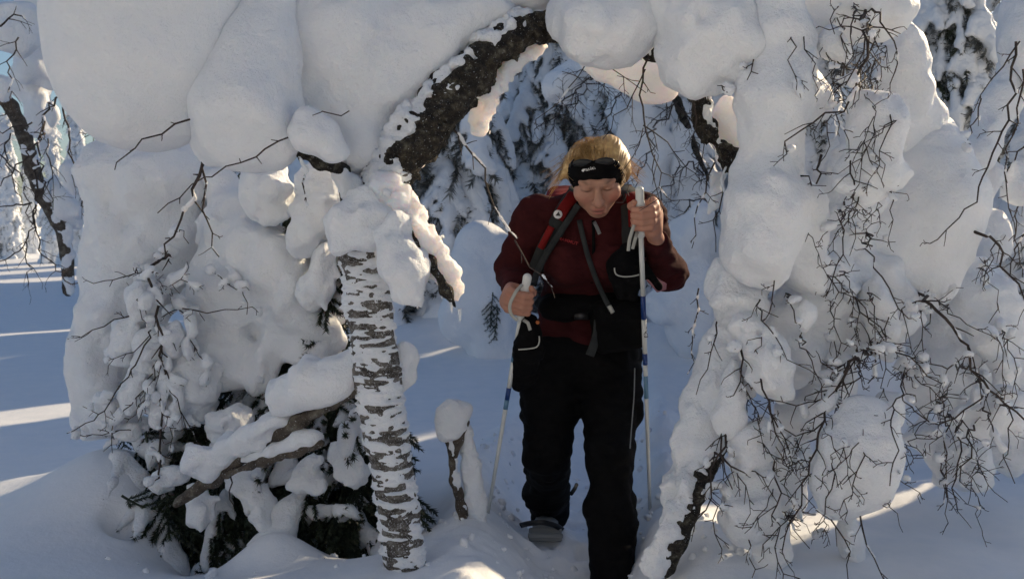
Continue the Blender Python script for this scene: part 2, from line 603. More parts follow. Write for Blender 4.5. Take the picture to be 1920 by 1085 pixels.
def twig(parent, path, r0=5.0, r1=1.6, seed=0, side=0.5, ln=70, sag=0.25, lvl=1, mat=None, name='twig', jitter=0.006, frost=0, blobs=0.0, bsize=9.0):
    """path: [(px, py, d), ...]; radii and side-shoot length in photograph pixels"""
    rng = np.random.default_rng(seed + 11)
    d0 = path[0][2]
    q = mpp(d0) * 0.54
    W = [U(*p) for p in path]
    Ltot = sum(np.linalg.norm(W[i + 1] - W[i]) for i in range(len(W) - 1))
    n = max(5, int(Ltot / 0.03))
    P, L = smooth_path(W, n)
    P[1:] += rng.normal(0, jitter, (n - 1, 3)) * np.array((1, 1, 0.8))
    mb = MB()
    GROWN.clear()
    R = np.linspace(r0 * q, r1 * q, n)
    mb.tube(P, R, 6)
    sg = 1
    for i in range(1, n):
        if rng.random() < side:
            t = P[i] - P[i - 1]
            t /= np.linalg.norm(t) + 1e-9
            sg = -sg
            ax = np.cross(t, (0, 1, 0)) + rng.normal(0, 0.35, 3)
            ax /= np.linalg.norm(ax) + 1e-9
            dd = t * rng.uniform(0.5, 1.0) + sg * ax * rng.uniform(0.5, 1.0)
            grow(mb, P[i], dd / np.linalg.norm(dd), ln * mpp(d0) * rng.uniform(0.35, 1.1) * (1 - 0.4 * i / n), max(R[i] * 0.65, 0.0013), rng, lvl, sag, 0.42)
    o = mb.build(name, mat or TWIG, parent)
    if frost:
        s = Solid(0.008)
        for i in range(n - 1):
            if rng.random() < frost:
                up = np.array((0.001, 0, R[i] * 0.9))
                s.C(P[i] + up, P[i + 1] + up, R[i] * rng.uniform(0.6, 1.3) + 0.001, R[i + 1] * rng.uniform(0.6, 1.3) + 0.001)
        if s.pr:
            s.post.append(lump_post(0.002, 0.03, 0.0015, 0.012, seed))
            V, Q = s.mesh(0.004, 0.004)
            link('frost', np_mesh('frost', V, Q, SNOW), o)['kind'] = 'stuff'
    if blobs:
        s = Solid(0.02)
        b_ = bsize * mpp(d0)
        for G in [P] + list(GROWN):
            for i in range(1, len(G)):
                if rng.random() < blobs:
                    r = b_ * rng.uniform(0.45, 1.25) * (1.0 if G is P else 0.75)
                    a = G[i - 1] + np.array((0, 0.8 * r, r * 0.7))
                    b = G[i] + np.array((rng.normal(0, 0.3) * r, 0.8 * r, r * rng.uniform(0.3, 0.8)))
                    s.C(a, a + (b - a) * rng.uniform(0.5, 1.3), r * rng.uniform(0.7, 1.0), r)
        if s.pr:
            s.warp = (0.008, 0.05, seed + 5)
            s.post.append(lump_post(0.004, 0.05, 0.003, 0.02, seed))
            V, Q = s.mesh(0.0075 * max(1, d0 / 3), 0.018)
            if len(V):
                link('twig_snow', np_mesh('twig_snow', V, Q, SNOW), o)['kind'] = 'stuff'
    return o
# ------------------------------------------------------------------ ground: one sheet of snow out to the horizon
def gauss(x, y, cx, cy, rx, ry, h):
    return h * np.exp(-(((x - cx) / rx) ** 2 + ((y - cy) / ry) ** 2))
def flat(px, d):
    return (px - CX) / FPX * d
def path_x(y):
    return 0.22 + 0.03 * np.sin(y * 1.7) + np.clip(3.4 - y, 0, 1) * 0.05 + np.where(y > 4, (y - 4) * 0.17, 0)
def ground_z(x, y):
    P = np.stack([x, y, np.zeros_like(x)], 1)
    far = np.clip((np.hypot(x, y) - 6) / 30, 0, 1)
    z = 0.03 * fbm(P, 1.6, 2, 3) + 0.25 * far * fbm(P, 9.0, 2, 4)
    z = z + 0.016 * fbm(P, 0.38, 2, 8) * np.clip((6 - y) / 2, 0, 1) * np.clip((np.abs(x) < 3) * 1.0, 0, 1)
    z = z + 0.09 * (1 / (1 + np.exp(np.minimum((y - 4.0) * 4, 60))))
    z = z + gauss(x, y, flat(215, 3.35), 3.35, 0.30, 0.34, 0.19) + gauss(x, y, flat(265, 3.15), 3.15, 0.16, 0.16, 0.08)
    z = z - gauss(x, y, flat(212, 3.0), 3.0, 0.036, 0.04, 0.16)
    z = z - gauss(x, y, flat(520, 3.27), 3.27, 0.35, 0.40, 0.44)
    z = z + gauss(x, y, flat(505, 2.90), 2.90, 0.16, 0.13, 0.19) + gauss(x, y, flat(760, 2.75), 2.75, 0.2, 0.16, 0.02)
    z = z + gauss(x, y, flat(860, 8.6), 8.6, 1.0, 1.1, 0.30) + gauss(x, y, flat(1300, 7.6), 7.6, 0.8, 0.9, 0.25)
    z = z + gauss(x, y, flat(1240, 3.35), 3.35, 0.13, 0.12, 0.07) + gauss(x, y, flat(1255, 4.1), 4.1, 0.16, 0.3, 0.13)
    z = z + gauss(x, y, 0.50, 2.85, 0.16, 0.25, 0.07)
    z = z + gauss(x, y, 1.55, 4.3, 0.62, 0.26, 0.46) + gauss(x, y, 2.3, 4.5, 0.5, 0.3, 0.3)  # ridge added behind the drooping birch to shade the snow there
    d = np.abs(x - path_x(y))
    inpath = 1 / (1 + np.exp(np.minimum((d - 0.25 + 0.06 * (y < 3.2)) * 28, 60)))
    fade = np.clip((9 - y) / 5, 0, 1)
    z = z - 0.17 * inpath * fade
    near = inpath * fade * np.clip((6.5 - y) / 3, 0, 1)
    rim = np.exp(-((d - 0.35) / 0.08) ** 2) * fade * np.where((x > path_x(y)) & (y < 3.5), 0.2, 1.0)
    z = z + rim * 0.04 + (0.7 * near + 0.5 * rim) * (0.048 * fbm(P, 0.14, 2, 21) + 0.032 * np.abs(fbm(P, 0.05, 2, 22)))
    for (px, fy, s) in ((1020, 3.62, 0.12), (1000, 5.0, 0.1), (1095, 4.5, 0.12), (1150, 2.96, 0.12)):
        z = z - gauss(x, y, flat(px, fy), fy, 0.09, 0.17, s * 0.35)
    return z
def axis(lo, hi, step, far, grow_):
    a = list(np.arange(lo, hi + 1e-6, step))
    s = step
    while a[-1] < far:
        s *= grow_
        a.append(a[-1] + s)
    s = step
    while a[0] > -far:
        s *= grow_
        a.insert(0, a[0] - s)
    return np.array(a)
def make_ground():
    ax = axis(-1.7, 1.8, 0.0165, 260, 1.10)
    ay = axis(2.2, 5.2, 0.0165, 400, 1.10)
    X, Y = np.meshgrid(ax, ay, indexing='ij')
    Z = ground_z(X.ravel(), Y.ravel())
    V = np.stack([X.ravel(), Y.ravel(), Z], 1)
    ni, nj = len(ax), len(ay)
    i, j = np.meshgrid(np.arange(ni - 1), np.arange(nj - 1), indexing='ij')
    i, j = i.ravel(), j.ravel()
    F = np.stack([i * nj + j, (i + 1) * nj + j, (i + 1) * nj + j + 1, i * nj + j + 1], 1)
    o = link('snowy_ground', np_mesh('snowy_ground', V, F, SNOW_GROUND))
    o['kind'] = 'structure'
    o['label'] = 'deep snow cover with a trodden track through it'
SNOW_GROUND = snow_mat('snow_ground', 0, 0.006, 0.002)
make_ground()
def gz(x, y):
    return float(ground_z(np.array([x], float), np.array([y], float))[0])

# ------------------------------------------------------------------ spruce boughs: needles and the snow lying on them
def bough_data(L, seed, heavy=1.0, droop=0.45, nl=0.03, nw=0.006, step=0.016, h=0.02, tw=9, mat=None, smat=None, thick=0.055, fan=0.36):
    rng = np.random.default_rng(seed)
    n = 10
    u = np.linspace(0, 1, n)
    sp = np.stack([u * L, 0.04 * L * np.sin(u * 4 + seed), -droop * L * u ** 1.6], 1)
    mb = MB()
    mb.tube(sp, np.linspace(0.012, 0.003, n) * (L / 0.6), 4)
    tws = []
    for i in range(tw):
        for sg in (-1, 1):
            a = (i + 0.5 + rng.uniform(-0.3, 0.3)) / tw
            p = np.array([np.interp(a, u, sp[:, k]) for k in range(3)])
            ln = L * fan * (1 - 0.75 * a) * rng.uniform(0.7, 1.2) + 0.03
            d = np.array((math.cos(0.9), sg * math.sin(0.9), -0.25 - 0.5 * rng.random()))
            d /= np.linalg.norm(d)
            m = 5
            q = np.array([p + d * ln * t + np.array((0, 0, -0.35 * ln * t * t)) for t in np.linspace(0, 1, m)])
            tws.append(q)
            mb.tube(q, np.linspace(0.004, 0.002, m), 3, False)
    NV, NF = [], []
    k = 0
    for q in tws + [sp[2:]]:
        seg = np.linalg.norm(np.diff(q, axis=0), axis=1)
        Lq = seg.sum()
        cnt = int(Lq / step)
        cum = np.concatenate([[0], np.cumsum(seg)])
        for t in np.linspace(0.05, 1, max(cnt, 2)) * Lq:
            p = np.array([np.interp(t, cum, q[:, kk]) for kk in range(3)])
            j = min(np.searchsorted(cum, t), len(q) - 1)
            tg = q[j] - q[j - 1] if j else q[1] - q[0]
            tg /= np.linalg.norm(tg) + 1e-9
            for _ in range(4):
                r = rng.normal(0, 1, 3)
                r -= tg * (r @ tg)
                r /= np.linalg.norm(r) + 1e-9
                d = tg * 0.75 + r * 0.75
                ln = nl * rng.uniform(0.7, 1.2)
                sd = np.cross(d, rng.normal(0, 1, 3))
                sd *= nw / (np.linalg.norm(sd) + 1e-9)
                NV += [p - sd, p + sd, p + d * ln]
                NF.append((k, k + 1, k + 2))
                k += 3
    mb.add(NV, NF)
    nd = mb.data('bough', mat or NEEDLE, False)
    s = Solid(0.05)
    R = thick * heavy
    zz = np.array((0, 0, R * 0.55))
    pr = []
    for i in range(n - 1):
        if rng.random() < 0.93:
            s.C(sp[i] + zz, sp[i + 1] + zz, R * rng.uniform(0.75, 1.2), R * rng.uniform(0.6, 1.1) * (1 - 0.3 * u[i]))
    for q in tws:
        if rng.random() < 0.62 * min(heavy, 1.2):
            r = R * rng.uniform(0.45, 0.8)
            z2 = np.array((0, 0, r * 0.6))
            e = rng.integers(2, 5)
            s.chain([x + z2 for x in q[:e + 1]], list(np.linspace(r * 1.1, r * 0.7, e + 1)))
    s.post.append(lump_post(0.25 * R, 0.10, 0.12 * R, 0.035, seed))
    V, Q = s.mesh(h, R * 0.6)
    sn = np_mesh('bough_snow', V, Q, smat or SNOW_FAR)
    return nd, sn
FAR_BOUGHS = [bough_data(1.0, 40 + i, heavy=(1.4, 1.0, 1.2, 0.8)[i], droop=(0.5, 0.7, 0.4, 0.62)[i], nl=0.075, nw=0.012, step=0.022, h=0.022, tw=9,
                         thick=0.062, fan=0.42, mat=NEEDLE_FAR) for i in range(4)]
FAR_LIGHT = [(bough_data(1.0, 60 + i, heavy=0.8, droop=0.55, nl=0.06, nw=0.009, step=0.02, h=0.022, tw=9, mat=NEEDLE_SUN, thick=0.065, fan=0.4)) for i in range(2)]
def put(name, me, parent, M):
    o = bpy.data.objects.new(name, me)
    S.collection.objects.link(o)
    o.parent = parent
    o.matrix_basis = M
    return o
def snow_spruce(x, y, H, R, label, seed, group, boughs=None, tiers=14, per=6, lean=0.0, bare=0.0, z0=None, down=0.5, cat='spruce', face=None):
    rng = np.random.default_rng(seed)
    z0 = gz(x, y) - 0.05 if z0 is None else z0
    t = thing('snowy_spruce', label, cat, (x, y, z0), group)
    mb = MB()
    tp = [(lean * H * u * u, 0, H * u) for u in np.linspace(0, 1, 9)]
    mb.tube(tp, np.linspace(0.035 * H ** 0.7, 0.012, 9), 8)
    o = bpy.data.objects.new('trunk', mb.data('trunk', OLD_BARK))
    S.collection.objects.link(o)
    o.parent = t
    boughs = boughs or FAR_BOUGHS
    for i in range(tiers):
        u = 0.05 + 0.93 * (i + rng.uniform(-0.3, 0.3)) / tiers
        u = max(0.03, u)
        if u < bare:
            continue
        r = R * (1 - u) ** 0.75 + 0.12
        n = max(3, int(per * (0.55 + 0.5 * (1 - u))))
        a0 = rng.uniform(0, 6.28)
        for j in range(n):
            a = a0 + 6.283 * j / n + rng.uniform(-0.25, 0.25)
            if face is not None and math.cos(a - face) < -0.45:
                continue
            L = r * rng.uniform(0.75, 1.2)
            pit = down * rng.uniform(0.5, 1.3) + 0.25 * u
            nd, sn = boughs[rng.integers(len(boughs))]
            M = Matrix.Translation((lean * H * u * u, 0, H * u)) @ Matrix.Rotation(a, 4, 'Z') @ Matrix.Rotation(pit, 4, 'Y') @ \
                Matrix.Rotation(rng.uniform(-0.2, 0.2), 4, 'X') @ Matrix.Diagonal((L, max(L, 0.55) * 0.95, max(L, 0.55), 1))
            b = put('bough', nd, t, M)
            put('bough_snow', sn, b, Matrix.Identity(4))
    return t

# ------------------------------------------------------------------ the birch bent into an arch
arch = thing('arched_birch', 'bent birch trunk arching over the hiker under a huge load of snow', 'birch tree', U(757, 1085, 2.62))
q26 = mpp(2.62)
stem = [(762, 1120, 2.62), (757, 1040, 2.62), (742, 930, 2.62), (724, 820, 2.62), (706, 700, 2.62), (692, 580, 2.61), (684, 480, 2.6), (698, 400, 2.6), (732, 322, 2.6)]
stem_r = [36, 37, 38, 40, 43, 42, 41, 43, 42]
archp = [(732, 322, 2.6), (790, 244, 2.6), (850, 172, 2.62), (918, 96, 2.66), (985, 52, 2.7), (1045, 50, 2.72), (1110, 68, 2.73), (1200, 82, 2.74), (1268, 102, 2.75), (1308, 180, 2.75), (1325, 250, 2.74), (1375, 305, 2.72), (1410, 345, 2.7)]
arch_r = [40, 41, 38, 35, 29, 22, 19, 18, 19, 18, 16, 14, 9]
def bark_tube(parent, pts, rad, name, seed, mat, h=0.008, amp=0.005):
    s = Solid(0.02)
    s.chain([U(*p) for p in pts], [r * mpp(p[2]) for p, r in zip(pts, rad)])
    s.post.append(lump_post(amp, 0.05, amp * 0.6, 0.018, seed))
    V, Q = s.mesh(h, amp * 2)
    return link(name, np_mesh(name, V, Q, mat), parent)
def W(pts):
    return [U(*p) for p in pts]
def RM(pts, rad):
    return [r * mpp(p[2]) for p, r in zip(pts, rad)]
bark_tube(arch, stem, stem_r, 'trunk', 1, TRUNK_BARK)
bark_tube(arch, archp, arch_r, 'bowed_limb', 2, BARK, 0.005, 0.015)
stub = [(690, 430, 2.6), (662, 360, 2.58), (640, 322, 2.55), (598, 302, 2.5), (566, 285, 2.47), (548, 248, 2.45)]
bark_tube(arch, stub, [36, 24, 13, 9, 8, 5], 'broken_branch', 3, BARK, 0.006)
crust(arch, W(stem), RM(stem, stem_r), 5, thr=-0.04, amp=0.0085, size=(0.05, 0.05, 0.0095), h=0.0045, patch=0.45)
crust(arch, W(archp[:6]), RM(archp[:6], arch_r[:6]), 6, thr=0.95, amp=0.015, size=(0.035, 0.035, 0.035), bias=(-0.8, -0.1, 0.6), bamt=0.024, h=0.0048, patch=0.7)
crust(arch, W(archp[5:]), RM(archp[5:], arch_r[5:]), 7, thr=0.5, amp=0.012, size=(0.05, 0.05, 0.05), bias=(0.2, 0.2, 0.9), bamt=0.016)
crust(arch, W(stub[:3]), RM(stub[:3], [36, 24, 13]), 8, thr=0.1, amp=0.014, size=(0.05, 0.05, 0.05), bias=(-0.1, -0.3, -0.6), bamt=0.01)
D = 2.5
# great rounded overhang, cone beside it, mass over the fork
snow_clump(arch, [('e', 262, 70, 2.5, 172, 178, 0.20), ('e', 300, -40, 2.5, 190, 120, 0.2), ('c', [(180, 150, 2.45, 62), (235, 195, 2.45, 52), (330, 178, 2.5, 52), (400, 110, 2.5, 50)])],
           a1=0.012, s1=0.25, a2=0.004, s2=0.07, k=0.09, seed=31, label='big rounded bag of snow')
snow_clump(arch, [('c', [(492, 20, 2.5, 60), (475, 110, 2.48, 80), (452, 215, 2.45, 92), (440, 258, 2.45, 62)]), ('e', 395, 250, 2.52, 42, 60), ('e', 500, 240, 2.48, 55, 60)],
           a1=0.012, s1=0.2, a2=0.005, s2=0.06, k=0.07, seed=32)
snow_clump(arch, [('e', 640, 90, 2.66, 135, 135, 0.17), ('e', 650, 235, 2.66, 75, 92, 0.11), ('e', 585, 180, 2.68, 85, 95, 0.12), ('e', 780, 62, 2.66, 92, 78, 0.10), ('e', 610, -40, 2.66, 160, 70, 0.15),
                  ('e', 735, 150, 2.64, 70, 70, 0.07), ('e', 870, 22, 2.7, 92, 55, 0.10), ('e', 690, 270, 2.62, 46, 50, 0.06)],
           a1=0.016, s1=0.16, a2=0.007, s2=0.05, k=0.08, seed=33)
snow_clump(arch, [('e', 590, 248, 2.42, 46, 34, 0.06), ('e', 570, 235, 2.42, 24, 26, 0.04), ('e', 625, 275, 2.43, 20, 22)], a1=0.01, s1=0.09, h=0.009, seed=34)
# along the top of the bow
snow_clump(arch, [('e', 965, -6, 2.75, 100, 40, 0.09), ('e', 1050, -20, 2.78, 90, 42, 0.10)], a1=0.014, s1=0.12, a2=0.008, s2=0.045, seed=35)
snow_clump(arch, [('e', 1130, 32, 2.62, 96, 78, 0.12), ('e', 1185, 15, 2.62, 60, 75, 0.1), ('e', 1075, 60, 2.64, 40, 42, 0.06), ('e', 1125, 92, 2.62, 60, 40, 0.06)], a1=0.014, s1=0.12, a2=0.008, s2=0.045, seed=36)
snow_clump(arch, [('e', 1335, 50, 2.58, 92, 100, 0.13), ('e', 1300, 120, 2.58, 56, 50, 0.08), ('e', 1370, 100, 2.6, 50, 62, 0.08), ('e', 1260, 0, 2.62, 60, 60, 0.1)],
           a1=0.014, s1=0.12, a2=0.009, s2=0.042, seed=37)
# thin sheets of snow hanging behind the bow, lit through by the sun
snow_clump(arch, [('e', 1170, 122, 2.93, 108, 52, 0.035, 24), ('e', 1225, 160, 2.93, 46, 28, 0.03, 10)], a1=0.006, s1=0.1, a2=0.003, h=0.01, seed=38, mat=SNOW_THIN)
snow_clump(arch, [('c', [(1015, 85, 2.74, 14), (960, 115, 2.72, 22), (928, 155, 2.71, 24), (908, 195, 2.7, 16), (903, 235, 2.7, 14), (910, 248, 2.7, 9)])],
           a1=0.008, s1=0.05, a2=0.010, s2=0.020, h=0.005, k=0.02, seed=39, mat=SNOW_THIN)
snow_clump(arch, [('c', [(842, 232, 2.64, 9), (805, 268, 2.63, 9), (775, 306, 2.62, 10), (752, 345, 2.62, 8)])], a1=0.006, s1=0.04, a2=0.005, s2=0.02, h=0.006, k=0.02, seed=40, mat=SNOW_THIN)
snow_clump(arch, [('e', 1362, 240, 2.82, 32, 62, 0.05), ('e', 1375, 300, 2.8, 20, 30, 0.03)], a1=0.008, s1=0.08, h=0.009, seed=41, mat=SNOW_THIN)
snow_clump(arch, [('c', [(1345, 330, 2.78, 14), (1342, 372, 2.78, 13), (1335, 395, 2.78, 6)])], a1=0.008, s1=0.05, h=0.007, k=0.02, seed=43, mat=SNOW_THIN)
# limb of snow catching the sun below the fork
limb = [(715, 360, 2.5), (760, 430, 2.47), (806, 492, 2.46), (836, 545, 2.46), (860, 585, 2.46)]
bark_tube(arch, limb, [14, 12, 10, 7, 3], 'side_branch', 4, BARK, 0.006)
snow_clump(arch, [('c', [(722, 355, 2.5, 34), (756, 408, 2.5, 34), (798, 462, 2.5, 28), (836, 520, 2.5, 24), (858, 562, 2.5, 9)])], a1=0.010, s1=0.10, a2=0.010, s2=0.022, h=0.006, k=0.03, warp=0.005, seed=42, mat=SNOW_THIN)
snow_clump(arch, [('c', [(738, 440, 2.45, 34), (752, 495, 2.44, 44), (775, 545, 2.44, 30), (788, 568, 2.44, 12)])], a1=0.012, s1=0.08, a2=0.007, s2=0.03, h=0.008, k=0.03, seed=44)
snow_clump(arch, [('e', 672, 405, 2.5, 44, 30, 0.05), ('e', 655, 440, 2.52, 36, 40, 0.05), ('e', 700, 440, 2.48, 46, 34, 0.04), ('e', 720, 390, 2.5, 40, 50, 0.05)], a1=0.014, s1=0.07, a2=0.007, s2=0.03, h=0.009, seed=45)
snow_clump(arch, [('e', 762, 680, 2.68, 20, 42, 0.03), ('e', 745, 700, 2.66, 16, 44, 0.03)], a1=0.008, s1=0.06, h=0.008, seed=46)
mb = MB()
for (px, py, L) in ((862, 578, 26), (846, 566, 20), (782, 565, 14), (828, 545, 16), (771, 560, 10)):
    mb.tube([U(px, py, 2.46), U(px + 1, py + L, 2.46)], [4.5 * q26, 0.8 * q26], 6)
mb.build('icicle', SNOW, arch)['kind'] = 'stuff'
# twigs of the arch
q = 2.36
twig(arch, [(356, 224, q), (300, 244, q), (256, 262, q), (240, 295, q), (205, 322, q)], 3.6, 1.8, 1, 0.35, 22, lvl=0)
twig(arch, [(540, 258, 2.34), (480, 288, q), (420, 318, q), (388, 326, q), (330, 370, q), (290, 398, q)], 3.2, 1.8, 2, 0.3, 18, lvl=0)
twig(arch, [(655, 208, 2.36), (620, 216, 2.36), (582, 214, 2.36)], 2.2, 1.4, 3, 0.3, 14, lvl=0)
twig(arch, [(398, 290, 2.6), (374, 335, 2.62), (340, 400, 2.64), (322, 440, 2.65), (306, 482, 2.66)], 7, 3, 4, 0.35, 45, lvl=1, frost=0.4)
twig(arch, [(380, 292, 2.6), (380, 380, 2.62), (384, 420, 2.64), (402, 442, 2.64), (410, 482, 2.65)], 4.5, 2, 5, 0.5, 50, lvl=1, frost=0.3)
twig(arch, [(560, 296, 2.44), (575, 335, 2.44), (582, 372, 2.44), (578, 392, 2.44)], 4, 2, 6, 0.3, 16, lvl=0, frost=0.8)
twig(arch, [(843, 236, 2.64), (870, 258, 2.64), (888, 292, 2.65), (902, 330, 2.65), (912, 355, 2.66), (930, 398, 2.66), (946, 425, 2.68), (965, 450, 2.68)], 4.2, 2.2, 7, 0.5, 44, lvl=0, frost=0.5)
twig(arch, [(965, 450, 2.68), (980, 480, 2.66), (1000, 505, 2.64), (1020, 520, 2.64), (1032, 540, 2.64)], 3.0, 1.6, 8, 0.5, 34, lvl=0, frost=0.25)
hang = [([(1216, 40), (1218, 90), (1206, 160), (1206, 235), (1228, 290), (1248, 372)], 4.5, 1.6),
        ([(1210, 130), (1182, 175), (1150, 225), (1128, 262)], 2.6, 1.2), ([(1105, 98), (1094, 140), (1062, 180), (1003, 225)], 2.6, 1.2),
        ([(1106, 100), (1145, 128), (1192, 160), (1212, 172)], 2.2, 1.2), ([(1206, 235), (1238, 252), (1275, 290), (1300, 330)], 2.6, 1.2),
        ([(1228, 290), (1222, 330), (1232, 352), (1240, 395)], 2.2, 1.2), ([(1206, 240), (1180, 300), (1172, 352)], 2.0, 1.0),
        ([(1290, 170), (1296, 215), (1320, 262), (1318, 300)], 3, 1.4), ([(1100, 50), (1135, 50), (1140, 100)], 2, 1.2),
        ([(1340, 305), (1318, 360), (1302, 400), (1303, 465)], 3.2, 1.4), ([(1362, 310), (1352, 370), (1340, 420), (1335, 470)], 3.0, 1.4)]
for i, (p, a, b) in enumerate(hang):
    twig(arch, [(x, y, 2.72) for x, y in p], a, b, 20 + i, 0.5, 55, lvl=1, frost=0.12 if i < 9 else 0.6)

# ------------------------------------------------------------------ the spruce at left, half buried
spruce = thing('buried_spruce', 'dark green spruce smothered in snow behind the birch trunk', 'spruce tree', (flat(470, 3.75), 3.75, gz(flat(470, 3.75), 3.75)))
mb = MB()
tb = [(470 + 6 * i, 1080 - 130 * i, 3.75) for i in range(10)]
mb.tube(W(tb), np.linspace(0.075, 0.03, 10), 10)
mb.build('trunk', OLD_BARK, spruce)
cl = [
    ([('e', 300, 330, 3.5, 135, 110, 0.25), ('e', 290, 450, 3.5, 130, 130, 0.24), ('e', 230, 560, 3.45, 85, 130, 0.2), ('e', 200, 700, 3.45, 58, 110, 0.16), ('e', 190, 770, 3.45, 48, 50, 0.14)], 0.022, 0.2),
    ([('c', [(415, 345, 3.35, 30), (450, 430, 3.3, 60), (500, 510, 3.22, 82), (545, 600, 3.2, 68)]), ('e', 570, 570, 3.2, 50, 60, 0.11), ('e', 430, 560, 3.25, 75, 95, 0.13), ('e', 410, 660, 3.2, 65, 60, 0.11),
      ('e', 612, 640, 3.2, 24, 26), ('e', 507, 676, 3.14, 22, 30), ('e', 548, 655, 3.14, 24, 20), ('e', 566, 676, 3.13, 14, 14), ('c', [(455, 680, 3.18, 30), (485, 725, 3.15, 14)])], 0.018, 0.14),
    ([('c', [(498, 325, 3.15, 40), (500, 370, 3.12, 46), (498, 395, 3.1, 34)])], 0.014, 0.09),
    ([('c', [(600, 335, 3.1, 36), (596, 400, 3.08, 44), (575, 450, 3.06, 28), (566, 455, 3.05, 18)]), ('e', 618, 400, 3.1, 24, 50)], 0.014, 0.08),
    ([('c', [(612, 470, 3.1, 30), (600, 530, 3.08, 30), (585, 570, 3.06, 20)])], 0.016, 0.07),
    ([('e', 350, 690, 3.1, 60, 55, 0.1), ('e', 370, 745, 3.1, 44, 44, 0.08), ('e', 300, 660, 3.1, 44, 60, 0.1), ('e', 320, 770, 3.08, 40, 40, 0.07)], 0.02, 0.09),
    ([('e', 268, 560, 3.05, 30, 45, 0.06), ('e', 325, 640, 3.02, 26, 32, 0.05), ('e', 240, 640, 3.1, 40, 48, 0.07)], 0.014, 0.08),
    ([('e', 215, 770, 3.1, 36, 34, 0.07), ('e', 250, 800, 3.1, 36, 26, 0.06), ('e', 190, 800, 3.12, 30, 24)], 0.016, 0.07),
    ([('e', 255, 735, 3.05, 36, 30, 0.06), ('e', 278, 700, 3.06, 30, 30)], 0.014, 0.07),
    ([('e', 425, 800, 3.05, 52, 28, 0.06), ('e', 452, 775, 3.06, 22, 22)], 0.018, 0.05),
    ([('c', [(585, 868, 2.95, 14), (575, 890, 2.95, 24), (600, 912, 2.93, 14)]), ('e', 555, 908, 2.94, 14, 12)], 0.012, 0.05),
    ([('c', [(640, 850, 2.95, 24), (662, 880, 2.95, 26), (680, 905, 2.95, 12)])], 0.012, 0.05),
    ([('e', 380, 960, 2.95, 26, 34, 0.05), ('e', 368, 930, 2.98, 20, 24), ('e', 412, 945, 2.96, 12, 12)], 0.012, 0.05),
    ([('c', [(455, 905, 2.98, 20), (480, 945, 2.96, 26), (500, 985, 2.94, 20)]), ('e', 440, 890, 3.0, 24, 20)], 0.014, 0.06),
    ([('e', 330, 890, 3.0, 26, 20), ('e', 300, 905, 3.02, 20, 20)], 0.012, 0.05),
    ([('e', 650, 955, 2.96, 30, 16), ('e', 605, 960, 3.0, 20, 14)], 0.012, 0.05),
]
for i, (pr, a, s1) in enumerate(cl):
    big = i < 2
    snow_clump(spruce, pr, h=0.014 if big else 0.009, k=0.06 if big else 0.03, a1=a, s1=s1, a2=0.009 if big else 0.006, s2=0.05 if big else 0.03, seed=70 + i)
NEAR = [bough_data(0.42, 80 + i, heavy=(0.55, 0.45, 0.6)[i], droop=0.5, nl=0.024, nw=0.003, step=0.005, h=0.009, tw=9, thick=0.032, fan=0.42, smat=SNOW) for i in range(3)]
rng = np.random.default_rng(5)
zones = [(290, 520, 920, 1060, 50, 2.98, 3.2), (540, 700, 900, 1040, 36, 2.95, 3.15), (300, 690, 850, 1065, 150, 3.05, 3.6), (480, 650, 630, 790, 34, 3.2, 3.45), (370, 520, 720, 830, 30, 3.15, 3.4),
         (640, 715, 740, 1010, 24, 3.1, 3.5), (420, 475, 300, 400, 10, 3.4, 3.55), (560, 650, 330, 640, 30, 3.2, 3.4), (225, 250, 680, 750, 4, 3.3, 3.4), (240, 350, 790, 880, 16, 3.12, 3.4)]
for (x0, x1, y0, y1, n, d0, d1) in zones:
    for i in range(n):
        p = U(rng.uniform(x0, x1), rng.uniform(y0, y1), rng.uniform(d0, d1))
        a = -math.pi / 2 + rng.normal(0, 0.9)
        nd, sn = NEAR[rng.integers(3)]
        sc = rng.uniform(0.6, 1.0) * (0.5 if x1 - x0 < 60 else 0.85)
        M = Matrix.Translation(p - np.array((math.cos(a), math.sin(a), 0)) * 0.2 * sc - np.array(spruce.location)) @ Matrix.Rotation(a, 4, 'Z') @ \
            Matrix.Rotation(rng.uniform(0.2, 1.15), 4, 'Y') @ Matrix.Rotation(rng.normal(0, 0.8), 4, 'X') @ Matrix.Scale(sc, 4)
        b = put('bough', nd, spruce, M)
        if rng.random() < (0.12 if y0 > 840 else 0.3):
            put('bough_snow', sn, b, Matrix.Identity(4))
